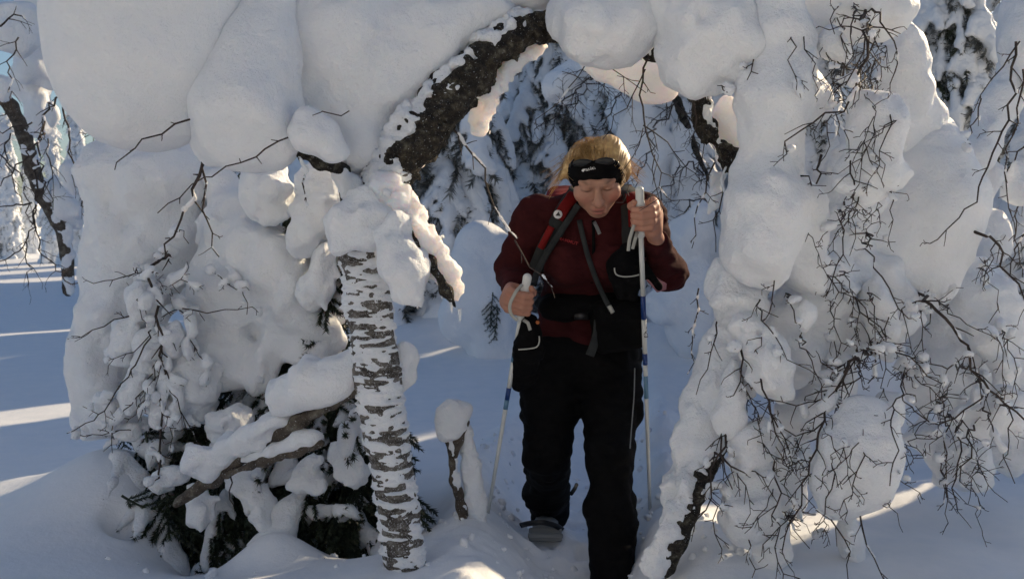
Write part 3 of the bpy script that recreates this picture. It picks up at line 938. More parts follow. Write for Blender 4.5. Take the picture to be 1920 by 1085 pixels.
# birch twigs hanging in front of the spruce: a young birch of its own
young = thing('young_birch', 'thin bare birch with drooping twigs in front of the snowy spruce', 'birch tree', U(300, 900, 2.98))
tq = 2.95
tl = [([(330, 470), (290, 495), (270, 510), (295, 560), (300, 600), (302, 690), (300, 900)], 5.5, 3, 40), ([(275, 508), (220, 522), (176, 536)], 2.6, 1.4, 30), ([(300, 595), (262, 665), (200, 770), (130, 812)], 3.6, 1.5, 50),
      ([(302, 640), (332, 762), (380, 838), (396, 862)], 3, 1.3, 55), ([(325, 555), (358, 640), (392, 700)], 2.6, 1.3, 40), ([(342, 578), (400, 584), (470, 578)], 2.6, 1.3, 30), ([(258, 588), (192, 608), (128, 636)], 2.8, 1.3, 40),
      ([(300, 618), (250, 652), (200, 686)], 2.4, 1.2, 30), ([(300, 690), (260, 740), (205, 800), (210, 850)], 2.4, 1.2, 40), ([(270, 800), (210, 815), (132, 816)], 2.2, 1.2, 25), ([(380, 496), (415, 520), (442, 540)], 2.8, 1.4, 24),
      ([(432, 500), (452, 540), (470, 590)], 2.4, 1.3, 20), ([(270, 512), (258, 560), (262, 600)], 2.4, 1.2, 30), ([(302, 690), (308, 760), (320, 820)], 2.4, 1.2, 40), ([(310, 450), (345, 430), (352, 455)], 2.2, 1.2, 20),
      ([(345, 545), (362, 590), (352, 640), (340, 660)], 2.2, 1.2, 25), ([(300, 650), (290, 720), (240, 790)], 2.2, 1.2, 35), ([(300, 560), (330, 520), (372, 540)], 2.2, 1.2, 30)]
sfront = Front(spruce)
for i, (p, a, b, L) in enumerate(tl):
    twig(young, sfront.lay([(x, y, tq + 0.08) for x, y in p], 0.03), a, b, 50 + i, 0.6, L * 1.15, lvl=1, frost=0.1, sag=0.15, blobs=0.22 if i not in (1, 6) else 0.05, bsize=9)

# ------------------------------------------------------------------ broken branch leaning across, snow on it
fallen = thing('fallen_branch', 'broken grey branch leaning on the birch trunk with snow along it', 'branch', U(410, 890, 2.75))
f1 = [(330, 945, 2.86), (400, 893, 2.82), (480, 838, 2.76), (560, 788, 2.7), (620, 755, 2.66), (668, 733, 2.62)]
bark_tube(fallen, f1, [8, 15, 14, 12, 14, 11], 'limb', 9, OLD_BARK, 0.006)
f2 = [(425, 888, 2.78), (500, 862, 2.73), (560, 845, 2.7), (600, 832, 2.68)]
bark_tube(fallen, f2, [8, 9, 9, 8], 'fork', 10, OLD_BARK, 0.006)
snow_clump(fallen, [('c', [(545, 735, 2.68, 36), (590, 715, 2.66, 42), (640, 702, 2.64, 36), (675, 690, 2.64, 30)]), ('e', 525, 745, 2.68, 20, 22)], a1=0.012, s1=0.1, h=0.009, seed=101)
snow_clump(fallen, [('c', [(368, 858, 2.82, 24), (420, 850, 2.8, 28), (470, 820, 2.76, 22), (520, 795, 2.72, 20)]), ('e', 515, 790, 2.71, 24, 20), ('e', 372, 880, 2.8, 22, 20)], a1=0.012, s1=0.08, h=0.009, seed=102)
snow_clump(fallen, [('c', [(460, 862, 2.76, 8), (520, 845, 2.72, 13), (570, 822, 2.7, 15), (592, 817, 2.69, 13)])], a1=0.008, s1=0.06, h=0.007, k=0.03, seed=103)
for i, p in enumerate(([(565, 775), (545, 757), (520, 752)], [(640, 745), (622, 738), (605, 735)], [(432, 893), (433, 920), (436, 940)])):
    twig(fallen, [(x, y, 2.68) for x, y in p], 3, 1.6, 90 + i, 0.2, 14, lvl=0)

# ------------------------------------------------------------------ forked sapling with a snow cap
sap = thing('forked_stump', 'small forked dead stem with a cap of snow between birch and hiker', 'stump', U(885, 1000, 2.95))
sa = [(822, 800, 2.92), (845, 830, 2.93), (852, 900, 2.94), (866, 950, 2.95), (880, 1010, 2.95)]
bark_tube(sap, sa, [5, 7, 8, 9, 9], 'stem', 11, OLD_BARK, 0.005, 0.003)
sb = [(872, 790, 2.93), (858, 825, 2.93), (850, 860, 2.94)]
bark_tube(sap, sb, [8, 8, 7], 'prong', 12, OLD_BARK, 0.005, 0.003)
sc_ = [(868, 800, 2.96), (882, 870, 2.96), (892, 940, 2.96), (897, 1010, 2.96)]
bark_tube(sap, sc_, [9, 9, 10, 12], 'back_stem', 13, OLD_BARK, 0.005, 0.003)
snow_clump(sap, [('e', 848, 782, 2.93, 31, 36, 0.045), ('e', 838, 805, 2.93, 22, 24), ('e', 862, 775, 2.94, 20, 24)], a1=0.006, s1=0.06, h=0.006, k=0.02, seed=111, name='snow_cap')
crust(sap, W(sc_), RM(sc_, [13, 15, 17, 15]), 112, thr=-0.7, amp=0.005, size=(0.03, 0.03, 0.02), h=0.005)
crust(sap, W(sa), RM(sa, [5, 7, 8, 9, 9]), 113, thr=0.3, amp=0.004, size=(0.02, 0.02, 0.02), h=0.004, bias=(1, 0.3, 0), bamt=0.003)
# ------------------------------------------------------------------ the drooping birch at right
rb = thing('drooping_birch', 'snow-laden birch at right with hanging dark twigs and a leaning trunk', 'birch tree', U(1245, 1045, 2.75))
rt = [(1240, 1062, 2.62), (1266, 1000, 2.62), (1304, 915, 2.64), (1340, 830, 2.72), (1375, 700, 2.9), (1400, 560, 2.9), (1430, 380, 2.88), (1450, 180, 2.85), (1480, -20, 2.85)]
bark_tube(rb, rt, [24, 25, 25, 24, 22, 22, 20, 18, 16], 'trunk', 21, BARK, 0.008)
rc = [(1610, 350, 3.08), (1640, 370, 3.1), (1690, 410, 3.12), (1740, 460, 3.15), (1800, 600, 3.2), (1850, 720, 3.2)]
bark_tube(rb, rc, [14, 13, 12, 10, 9, 7], 'branch', 22, TWIG, 0.008)
R_ = [
    # (prims, a1, s1, h)
    ([('c', [(1462, -30, 2.55, 44), (1460, 70, 2.55, 50), (1452, 165, 2.55, 64), (1450, 240, 2.55, 62)])], 0.010, 0.16, 0.011),
    ([('e', 1525, 182, 2.6, 44, 50, 0.07), ('e', 1500, 150, 2.6, 36, 40)], 0.010, 0.12, 0.010),
    ([('c', [(1445, 300, 2.62, 50), (1438, 380, 2.55, 76), (1430, 455, 2.55, 74), (1440, 500, 2.55, 44)])], 0.010, 0.18, 0.011),
    ([('e', 1500, 420, 2.68, 48, 80, 0.09), ('e', 1520, 510, 2.68, 40, 50, 0.07)], 0.012, 0.12, 0.011),
    ([('e', 1580, 5, 2.66, 80, 60, 0.1), ('e', 1660, 15, 2.7, 50, 45, 0.08), ('e', 1520, 60, 2.7, 46, 60, 0.08)], 0.012, 0.12, 0.011),
    ([('e', 1556, 82, 2.55, 31, 30), ('e', 1575, 100, 2.56, 20, 18)], 0.006, 0.08, 0.008),
    ([('c', [(1638, 208, 2.52, 54), (1642, 260, 2.52, 50), (1632, 320, 2.52, 48), (1618, 340, 2.52, 36)]), ('e', 1660, 320, 2.55, 38, 40)], 0.016, 0.10, 0.010),
    ([('e', 1715, 385, 3.1, 122, 180, 0.22), ('e', 1640, 470, 3.05, 90, 110, 0.15), ('e', 1720, 520, 3.05, 70, 70, 0.12)], 0.010, 0.25, 0.014),
    ([('e', 1690, 170, 3.0, 48, 130, 0.08), ('e', 1715, 260, 3.05, 60, 80, 0.1)], 0.012, 0.14, 0.012),
    ([('e', 1560, 450, 2.95, 90, 120, 0.12), ('e', 1600, 350, 2.95, 70, 80, 0.1)], 0.014, 0.14, 0.012),
    ([('e', 1530, 560, 2.85, 75, 95, 0.12), ('e', 1480, 640, 2.85, 80, 90, 0.12), ('e', 1585, 620, 2.88, 55, 70, 0.09), ('c', [(1650, 520, 2.9, 50), (1670, 600, 2.9, 46), (1668, 650, 2.9, 26)])], 0.014, 0.14, 0.011),
    ([('e', 1800, 600, 3.25, 105, 120, 0.18), ('e', 1850, 720, 3.25, 90, 130, 0.18), ('e', 1760, 700, 3.2, 70, 70, 0.1), ('e', 1890, 800, 3.25, 60, 90, 0.15)], 0.012, 0.2, 0.014),
    ([('c', [(1632, 790, 2.5, 54), (1612, 850, 2.5, 72), (1590, 910, 2.5, 60), (1578, 955, 2.5, 22)])], 0.009, 0.16, 0.010),
    ([('e', 1672, 768, 2.6, 24, 36, 0.05), ('e', 1660, 745, 2.6, 22, 16)], 0.006, 0.08, 0.008),
    ([('c', [(1420, 905, 2.6, 44), (1408, 965, 2.6, 46), (1430, 1000, 2.6, 34)]), ('e', 1390, 975, 2.6, 30, 40)], 0.014, 0.09, 0.009),
    ([('c', [(1450, 1000, 2.62, 34), (1452, 1040, 2.62, 30), (1440, 1070, 2.62, 18)])], 0.010, 0.08, 0.009),
    ([('c', [(1400, 560, 2.78, 40), (1366, 660, 2.76, 42), (1336, 760, 2.74, 48), (1312, 840, 2.72, 46), (1288, 915, 2.70, 34), (1266, 965, 2.7, 16)])], 0.012, 0.14, 0.010),
    ([('e', 1385, 610, 2.6, 30, 20), ('e', 1420, 612, 2.6, 24, 20)], 0.007, 0.06, 0.008),
    ([('e', 1440, 690, 2.58, 44, 50, 0.06), ('e', 1415, 655, 2.6, 30, 26), ('e', 1460, 725, 2.58, 26, 26)], 0.012, 0.08, 0.009),
    ([('e', 1366, 765, 2.62, 24, 52, 0.04), ('e', 1375, 700, 2.64, 20, 36)], 0.008, 0.08, 0.008),
    ([('e', 1410, 840, 2.62, 36, 46, 0.05), ('e', 1425, 800, 2.62, 26, 34), ('e', 1400, 860, 2.62, 28, 30)], 0.012, 0.08, 0.009),
    ([('e', 1508, 592, 2.6, 19, 36, 0.03)], 0.004, 0.06, 0.007),
    ([('e', 1365, 545, 2.68, 34, 55, 0.06), ('e', 1400, 570, 2.66, 36, 40, 0.05), ('e', 1352, 600, 2.7, 24, 30)], 0.014, 0.08, 0.009),
    ([('e', 1560, 690, 2.95, 50, 60, 0.08), ('e', 1530, 740, 2.95, 45, 55, 0.07), ('e', 1500, 780, 2.95, 40, 40, 0.07)], 0.014, 0.09, 0.010),
    ([('e', 1480, 860, 3.0, 45, 60, 0.08), ('e', 1460, 920, 3.0, 50, 50, 0.08)], 0.014, 0.09, 0.010),
    ([('c', [(1590, 985, 2.7, 26), (1600, 1020, 2.7, 20), (1612, 1045, 2.7, 10)])], 0.008, 0.06, 0.008),
    ([('c', [(1810, 790, 2.85, 34), (1850, 770, 2.85, 36), (1890, 790, 2.85, 24)]), ('e', 1870, 800, 2.86, 34, 20)], 0.010, 0.08, 0.009),
    ([('e', 1882, 732, 2.8, 22, 17)], 0.005, 0.06, 0.008),
    ([('e', 1800, 860, 3.1, 60, 60, 0.1), ('e', 1740, 820, 3.15, 40, 30, 0.08)], 0.012, 0.1, 0.011),
    ([('c', [(1850, 640, 2.9, 30), (1880, 690, 2.9, 26), (1870, 720, 2.9, 16)])], 0.010, 0.08, 0.009),
    ([('e', 1650, 620, 2.75, 28, 50, 0.04), ('e', 1640, 560, 2.78, 30, 50, 0.05)], 0.010, 0.08, 0.009),
]
MERGE = [(9, 10, 22), (16, 17, 18), (11, 26, 28), (14, 15, 19), (0, 1, 2, 3), (4, 8)]
done = set()
for g in MERGE + [(i,) for i in range(len(R_))]:
    g = [i for i in g if i not in done]
    if not g or (len(g) == 1 and g[0] in done):
        continue
    done.update(g)
    pr = sum((R_[i][0] for i in g), [])
    a, s1, h = max(R_[i][1] for i in g), min(R_[i][2] for i in g), min(R_[i][3] for i in g)
    snow_clump(rb, pr, h=h, k=0.05 if len(g) > 1 else 0.045, a1=a * 1.05, s1=s1, a2=0.006, s2=0.05, seed=200 + g[0], warp=a * 1.1)
crust(rb, W(rt[:5]), RM(rt[:5], [24, 25, 25, 24, 22]), 230, thr=0.5, amp=0.012, size=(0.035, 0.035, 0.03), bias=(-0.9, -0.2, 0.3), bamt=0.022)
rfront = Front(rb)
TW = [
    ([(1630, 12, 2.5), (1690, 88, 2.5), (1696, 112, 2.5), (1688, 132, 2.5), (1660, 158, 2.5)], 4.2, 1.8, 0.45, 30),
    ([(1618, 20, 2.5), (1628, 115, 2.5), (1602, 180, 2.48), (1560, 215, 2.48), (1492, 242, 2.46), (1464, 290, 2.46)], 6, 2, 0.6, 60),
    ([(1620, 26, 2.48), (1640, 110, 2.48), (1652, 148, 2.48)], 3.2, 1.4, 0.5, 34), ([(1606, 10, 2.5), (1588, 60, 2.5), (1600, 100, 2.5)], 4, 1.6, 0.6, 50),
    ([(1575, 0, 2.5), (1556, 56, 2.5)], 3, 1.4, 0.4, 22), ([(1630, 40, 2.5), (1612, 120, 2.48), (1580, 160, 2.48)], 4.5, 2, 0.6, 50),
    ([(1560, 215, 2.47), (1545, 255, 2.46), (1546, 296, 2.46)], 2.4, 1.3, 0.4, 22), ([(1566, 210, 2.47), (1580, 250, 2.46), (1590, 285, 2.46)], 2, 1.2, 0.4, 22),
    ([(1566, 112, 2.5), (1562, 150, 2.5), (1540, 150, 2.5)], 2.6, 1.3, 0.5, 24), ([(1500, 330, 2.6), (1535, 345, 2.58), (1520, 350, 2.58)], 3, 1.5, 0.5, 30), ([(1540, 290, 2.62), (1535, 345, 2.6)], 5, 3, 0.4, 24),
    ([(1582, 378, 2.66), (1578, 420, 2.66), (1545, 442, 2.64)], 2.6, 1.2, 0.4, 24), ([(1582, 380, 2.66), (1576, 450, 2.64), (1566, 500, 2.62), (1552, 545, 2.6)], 3.6, 1.6, 0.6, 34),
    ([(1612, 384, 2.6), (1604, 430, 2.6), (1600, 482, 2.6)], 2.2, 1.2, 0.4, 20), ([(1625, 425, 2.58), (1625, 468, 2.58), (1658, 530, 2.56), (1680, 560, 2.56), (1700, 600, 2.56)], 4, 1.8, 0.55, 36),
    ([(1668, 350, 2.5), (1672, 400, 2.5), (1670, 446, 2.5)], 2.4, 1.2, 0.4, 22), ([(1568, 500, 2.62), (1590, 520, 2.6), (1600, 560, 2.6)], 2.6, 1.3, 0.5, 30),
    ([(1905, 78, 2.6), (1896, 180, 2.6), (1880, 262, 2.6), (1822, 372, 2.58), (1800, 420, 2.58), (1742, 456, 2.58)], 4.6, 1.8, 0.45, 40), ([(1912, 78, 2.6), (1872, 112, 2.6), (1852, 150, 2.6), (1834, 206, 2.6)], 3.2, 1.4, 0.4, 30),
    ([(1918, 130, 2.62), (1908, 240, 2.62), (1876, 285, 2.62), (1890, 380, 2.62), (1908, 440, 2.62)], 3.4, 1.5, 0.5, 44), ([(1840, 185, 3.2), (1815, 255, 3.2), (1805, 275, 3.2)], 2.6, 1.4, 0.3, 20),
    ([(1812, 428, 2.95), (1868, 448, 2.95), (1888, 500, 2.95), (1925, 570, 2.95)], 5.5, 3, 0.5, 60), ([(1870, 450, 2.95), (1850, 520, 2.95)], 2.4, 1.3, 0.3, 30),
    ([(1722, 545, 2.72), (1780, 600, 2.72), (1825, 680, 2.7), (1850, 730, 2.7), (1925, 782, 2.7)], 6.5, 3, 0.55, 70), ([(1760, 565, 2.72), (1800, 600, 2.72), (1872, 642, 2.72)], 3, 1.4, 0.4, 40),
    ([(1828, 690, 2.7), (1760, 684, 2.7), (1702, 672, 2.7)], 4, 1.8, 0.5, 40), ([(1835, 700, 2.7), (1842, 740, 2.7), (1820, 770, 2.7), (1790, 782, 2.68), (1740, 800, 2.68), (1690, 745, 2.68)], 4, 1.8, 0.5, 55),
    ([(1845, 760, 2.7), (1872, 830, 2.68), (1895, 900, 2.68)], 3.4, 1.5, 0.5, 50), ([(1800, 780, 2.7), (1796, 860, 2.7), (1788, 900, 2.7), (1795, 958, 2.7)], 4, 1.8, 0.7, 50), ([(1826, 790, 2.72), (1815, 850, 2.72), (1795, 900, 2.72)], 4, 2, 0.7, 44),
    ([(1780, 770, 2.7), (1770, 830, 2.7), (1782, 880, 2.7), (1768, 940, 2.7)], 3, 1.5, 0.6, 40), ([(1862, 740, 2.7), (1905, 790, 2.7), (1890, 850, 2.7)], 4, 1.8, 0.6, 50), ([(1700, 672, 2.7), (1690, 740, 2.68), (1665, 780, 2.66), (1675, 850, 2.62), (1672, 915, 2.62)], 3.6, 1.6, 0.6, 44),
    ([(1690, 690, 2.7), (1740, 720, 2.68), (1775, 760, 2.68)], 2.8, 1.4, 0.5, 40), ([(1685, 830, 2.66), (1720, 860, 2.66), (1738, 850, 2.66)], 2, 1.2, 0.4, 30), ([(1670, 870, 2.6), (1700, 910, 2.6), (1732, 938, 2.6)], 2.2, 1.2, 0.4, 24),
    ([(1640, 655, 2.62), (1600, 672, 2.62), (1565, 730, 2.6), (1540, 800, 2.58), (1525, 860, 2.58), (1492, 955, 2.56), (1472, 1030, 2.56)], 6, 2.2, 0.7, 70), ([(1600, 672, 2.62), (1580, 690, 2.6), (1540, 685, 2.6)], 4, 2, 0.6, 40),
    ([(1570, 730, 2.6), (1510, 765, 2.58), (1430, 745, 2.58)], 3.6, 1.5, 0.6, 50), ([(1545, 790, 2.58), (1510, 830, 2.56), (1470, 800, 2.56), (1430, 765, 2.56)], 3.2, 1.4, 0.6, 50), ([(1520, 855, 2.56), (1480, 870, 2.55), (1450, 840, 2.55)], 3, 1.4, 0.6, 45),
    ([(1640, 650, 2.62), (1648, 690, 2.62), (1630, 720, 2.62)], 4, 2, 0.6, 30), ([(1600, 660, 2.62), (1620, 700, 2.6), (1560, 745, 2.58)], 4, 2, 0.8, 50), ([(1640, 640, 2.62), (1615, 690, 2.6)], 4, 2, 0.8, 50),
    ([(1310, 540, 2.85), (1308, 612, 2.85), (1286, 634, 2.85), (1302, 668, 2.85), (1290, 702, 2.85)], 3, 1.4, 0.6, 30), ([(1345, 598, 2.66), (1340, 650, 2.66), (1324, 700, 2.64), (1300, 735, 2.64)], 3, 1.4, 0.5, 34),
    ([(1390, 640, 2.56), (1392, 700, 2.56), (1380, 740, 2.56)], 4.5, 2, 0.8, 40), ([(1410, 690, 2.55), (1440, 740, 2.54), (1460, 800, 2.54), (1480, 850, 2.54)], 4.5, 2, 0.7, 50),
    ([(1420, 560, 2.56), (1435, 620, 2.56), (1470, 670, 2.56), (1540, 710, 2.56)], 3, 1.4, 0.4, 50), ([(1496, 625, 2.54), (1520, 670, 2.54), (1545, 740, 2.54)], 3.4, 1.5, 0.4, 30), ([(1470, 545, 2.54), (1486, 570, 2.54), (1490, 600, 2.54)], 3.6, 1.8, 0.4, 20),
    ([(1552, 545, 2.6), (1560, 590, 2.6), (1574, 640, 2.6), (1572, 665, 2.6)], 3, 1.4, 0.5, 30), ([(1600, 560, 2.6), (1600, 600, 2.6)], 2, 1.2, 0.3, 20), ([(1625, 545, 2.58), (1640, 575, 2.58), (1640, 640, 2.58)], 3, 1.4, 0.5, 30),
    ([(1365, 800, 2.6), (1352, 850, 2.6), (1335, 900, 2.6), (1322, 960, 2.6), (1295, 1000, 2.6)], 4.5, 1.8, 0.7, 50), ([(1330, 840, 2.6), (1360, 862, 2.6), (1396, 885, 2.58)], 5, 2.4, 0.8, 44), ([(1350, 800, 2.62), (1350, 860, 2.62), (1375, 915, 2.6)], 4, 1.8, 0.8, 44),
    ([(1330, 900, 2.6), (1335, 960, 2.6), (1345, 1022, 2.6)], 3.4, 1.6, 0.6, 40), ([(1450, 860, 2.55), (1462, 940, 2.55), (1450, 1030, 2.55), (1475, 1095, 2.55)], 3.4, 1.6, 0.6, 60), ([(1500, 955, 2.55), (1450, 1000, 2.55), (1420, 1040, 2.55)], 3, 1.4, 0.6, 40),
    ([(1530, 955, 2.52), (1570, 975, 2.52), (1592, 1020, 2.52), (1590, 1090, 2.52)], 3.2, 1.6, 0.5, 44), ([(1612, 960, 2.52), (1615, 1010, 2.52), (1640, 1050, 2.52), (1660, 1095, 2.52)], 3.6, 1.8, 0.5, 36), ([(1400, 1000, 2.55), (1412, 1050, 2.55), (1405, 1095, 2.55)], 2.8, 1.5, 0.5, 40),
    ([(1470, 960, 2.55), (1500, 1000, 2.55), (1510, 1030, 2.55)], 2.6, 1.3, 0.5, 40), ([(1440, 760, 2.54), (1470, 810, 2.54), (1465, 870, 2.54)], 3.4, 1.6, 0.7, 50), ([(1395, 880, 2.55), (1430, 890, 2.55), (1455, 940, 2.55)], 2.6, 1.4, 0.6, 40),
    ([(1640, 955, 2.52), (1660, 940, 2.52), (1690, 995, 2.52)], 2, 1.2, 0.3, 20), ([(1640, 640, 2.6), (1690, 660, 2.6), (1760, 720, 2.6)], 4, 1.8, 0.7, 60), ([(1412, 90, 2.56), (1405, 150, 2.56)], 3, 1.5, 0.6, 26), ([(1345, 160, 2.56), (1360, 175, 2.56)], 2.6, 1.5, 0.7, 20),
]
for i, (p, a, b, sd_, L) in enumerate(TW):
    twig(rb, rfront.lay([(x, y, z - 0.04 if z < 2.8 else z) for x, y, z in p]), a, b, 300 + i, sd_ * 1.15, L * 1.15, lvl=2 if L >= 50 else 1, frost=0.08 if i != 44 else 0.5, sag=0.3, blobs=0.0 if i in (0, 17, 18, 19, 44) else 0.05, bsize=9)

rng = np.random.default_rng(77)
for i in range(50):                                             # finer twigs hanging all over it
    if i < 20:
        x, y = rng.uniform(1480, 1690), rng.uniform(20, 420)
    else:
        x, y = rng.uniform(1350, 1890), rng.uniform(480, 900)
    ln_ = rng.uniform(60, 170)
    sw = rng.normal(0, 0.35)
    p = [(x, y, 2.75)]
    for k in range(4):
        sw += rng.normal(0, 0.25)
        p.append((p[-1][0] + ln_ / 4 * sw, p[-1][1] + ln_ / 4, 2.75))
    twig(rb, rfront.lay(p, 0.02), rng.uniform(1.8, 3.2), 1.1, 700 + i, 0.7, 50, lvl=1 + i % 2, sag=0.35, blobs=0.025, bsize=9)
# ------------------------------------------------------------------ the far-right birch, half out of the picture
fb = thing('edge_birch', 'birch at the right edge with sloping slabs of snow on its limbs', 'birch tree', (flat(2080, 4.4), 4.4, gz(flat(2080, 4.4), 4.4)))
ft = [(2080, 860, 4.4), (2060, 600, 4.4), (2000, 300, 4.35), (1930, 40, 4.3), (1900, -60, 4.3)]
bark_tube(fb, ft, [20, 18, 16, 13, 10], 'trunk', 31, BARK, 0.012)
fl = [(1975, 300, 4.35), (1900, 180, 4.2), (1860, 100, 4.1)]
bark_tube(fb, [(1950, 120, 4.3), (1880, 200, 4.1), (1830, 300, 4.0), (1790, 400, 3.95)], [8, 8, 7, 4], 'limb', 32, BARK, 0.01)
snow_clump(fb, [('c', [(1915, 110, 4.1, 34), (1875, 190, 4.05, 38), (1830, 290, 4.0, 30), (1800, 350, 4.0, 22)])], a1=0.014, s1=0.14, seed=401)
snow_clump(fb, [('e', 1925, 50, 4.0, 50, 90, 0.12), ('e', 1950, 130, 4.0, 40, 60)], a1=0.014, s1=0.14, seed=402)
snow_clump(fb, [('e', 1855, 430, 4.1, 38, 42, 0.1), ('e', 1862, 465, 4.1, 30, 32, 0.08)], a1=0.006, s1=0.14, seed=403)
snow_clump(fb, [('c', [(1860, 330, 4.0, 24), (1845, 380, 4.0, 18)]), ('e', 1905, 350, 4.1, 30, 40)], a1=0.012, s1=0.12, seed=404)
for i, p in enumerate(([(1960, 250), (1920, 340), (1905, 420), (1915, 520)], [(1950, 400), (1900, 470), (1885, 560)], [(1930, 260), (1895, 300), (1880, 350)])):
    twig(fb, [(x, y, 4.1) for x, y in p], 3.5, 1.5, 410 + i, 0.6, 60, lvl=2, frost=0.3)

# ------------------------------------------------------------------ bent birch at far left
lb = thing('leaning_birch', 'crooked birch at the left edge leaning outward over sunlit snow', 'birch tree', U(132, 535, 6.6))
lt = [(128, 545, 6.6), (126, 480, 6.6), (116, 425, 6.55), (80, 370, 6.5), (62, 320, 6.4), (45, 250, 6.3), (20, 200, 6.2), (-30, 150, 6.1), (-90, 120, 6.0)]
bark_tube(lb, lt, [11, 12, 14, 13, 14, 14, 13, 10, 8], 'trunk', 41, OLD_BARK, 0.014)
crust(lb, W(lt[:6]), RM(lt[:6], [11, 12, 14, 13, 14, 14]), 42, thr=0.6, amp=0.02, size=(0.08, 0.08, 0.06), bias=(0.5, -0.4, 0.5), bamt=0.02, h=0.014)
q = 6.4
LBS = [[('c', [(75, -30, 6.8, 42), (70, 50, 6.8, 44), (72, 120, 6.8, 40), (95, 150, 6.8, 22)])], [('e', 72, 215, 6.9, 32, 50, 0.12), ('e', 60, 150, 6.9, 36, 40, 0.12)], [('e', 20, 20, 6.2, 40, 22, 0.14), ('e', 40, 60, 6.2, 30, 40, 0.12)],
       [('c', [(98, 345, 6.55, 13), (115, 380, 6.55, 22), (126, 405, 6.6, 20), (128, 420, 6.6, 12)])], [('e', 132, 318, 6.3, 18, 28, 0.07), ('e', 138, 345, 6.3, 12, 18)], [('e', 6, 165, 6.1, 20, 30), ('e', 2, 250, 6.1, 16, 26)],
       [('e', 98, 215, 6.7, 14, 30), ('c', [(78, 260, 6.6, 12), (92, 300, 6.6, 12)])]]
for i, pr in enumerate(LBS):
    snow_clump(lb, pr, h=0.018, k=0.05, a1=0.025, s1=0.22, a2=0.012, s2=0.08, seed=420 + i)
LT = [([(110, 60), (108, 130), (118, 170), (85, 210), (70, 290), (80, 350), (60, 420), (50, 460), (0, 490)], 4.5, 2), ([(105, 160), (125, 225), (130, 270), (155, 380), (190, 420)], 4, 1.6), ([(70, 300), (72, 370), (62, 420), (80, 470), (120, 525), (185, 550)], 3.4, 1.5),
      ([(0, 290), (40, 330), (55, 400), (65, 440)], 3, 1.5), ([(60, 380), (30, 385), (0, 380)], 3.4, 1.8), ([(50, 455), (55, 500), (45, 540)], 2.6, 1.4), ([(85, 250), (40, 300), (0, 350)], 4, 2), ([(130, 215), (165, 265), (180, 245)], 2, 1.2),
      ([(35, 70), (20, 140), (22, 200), (0, 220)], 3, 1.6), ([(60, 230), (30, 240), (0, 250)], 3, 1.6), ([(90, 260), (92, 320), (105, 390)], 2.6, 1.4), ([(20, 250), (15, 310), (35, 380)], 2.6, 1.4), ([(0, 50), (40, 20), (45, 35)], 4, 2)]
for i, (p, a, b) in enumerate(LT):
    twig(lb, [(x, y, 5.6) for x, y in p], a, b, 440 + i, 0.55, 50, lvl=1, frost=0.12, sag=0.3, jitter=0.012)

# ------------------------------------------------------------------ woods behind
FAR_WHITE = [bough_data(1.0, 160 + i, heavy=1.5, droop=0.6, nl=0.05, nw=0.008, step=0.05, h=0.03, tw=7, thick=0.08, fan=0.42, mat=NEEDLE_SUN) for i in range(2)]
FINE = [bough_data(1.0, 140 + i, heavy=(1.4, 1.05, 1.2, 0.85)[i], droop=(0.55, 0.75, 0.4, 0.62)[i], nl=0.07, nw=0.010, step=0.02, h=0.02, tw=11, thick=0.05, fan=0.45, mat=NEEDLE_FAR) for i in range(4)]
GW = 'snow-laden spruces in the woods behind'
snow_spruce(flat(845, 8.6), 8.6, 4.2, 1.25, 'dark snow-streaked spruce seen through the arch left of the hiker', 501, GW, FINE, tiers=32, per=10, down=0.75)
snow_spruce(flat(1030, 9.6), 9.6, 4.6, 1.35, 'snow-streaked spruce rising behind the head of the hiker', 502, GW, FINE, tiers=32, per=10, down=0.7)
snow_spruce(flat(1265, 9.8), 9.8, 4.2, 1.1, 'paler snow-heavy spruce behind the raised hand of the hiker', 503, GW, FAR_WHITE + FINE[:1], tiers=30, per=8, down=0.8)
snow_spruce(flat(1120, 13), 13, 6.5, 1.9, 'tall snowy spruce farther back, filling the middle of the arch', 504, GW, FAR_WHITE + FAR_BOUGHS[:1], tiers=22, per=8, down=0.7)
snow_spruce(flat(940, 15), 15, 7.0, 2.0, 'tall snowy spruce far back at the left side of the arch', 505, GW, FAR_WHITE + FAR_BOUGHS[:1], tiers=22, per=8, down=0.7)
snow_spruce(flat(1330, 14), 14, 6.5, 1.9, 'tall snowy spruce far back beside the drooping birch', 506, GW, FAR_WHITE + FAR_BOUGHS[:1], tiers=22, per=8, down=0.7)
snow_spruce(flat(1775, 7.4), 7.4, 4.6, 1.0, 'sunlit-edged spruce with needles lightened as if sunlit behind the drooping birch', 507, GW, FAR_LIGHT + FAR_BOUGHS[:1], tiers=20, per=8, down=0.6)
snow_spruce(flat(1905, 8.6), 8.6, 5.2, 1.15, 'tall sun-rimmed spruce at the right edge of the picture', 508, GW, FAR_LIGHT + FAR_BOUGHS[:2], tiers=22, per=8, down=0.6)
snow_spruce(flat(1640, 10.5), 10.5, 6.0, 1.4, 'tall spruce hidden mostly by the drooping birch, its top at the frame edge', 509, GW, tiers=22, per=8)
snow_spruce(flat(1480, 12), 12, 6.4, 1.5, 'spruce far behind the drooping birch, glimpsed between its snow lumps', 510, GW, tiers=20, per=8)
snow_spruce(flat(1990, 12), 12, 7, 1.8, 'far spruce beyond the right edge birch, glimpsed between twigs', 513, GW, tiers=22, per=8)
GF = 'small snow-plastered spruces far across the open field'
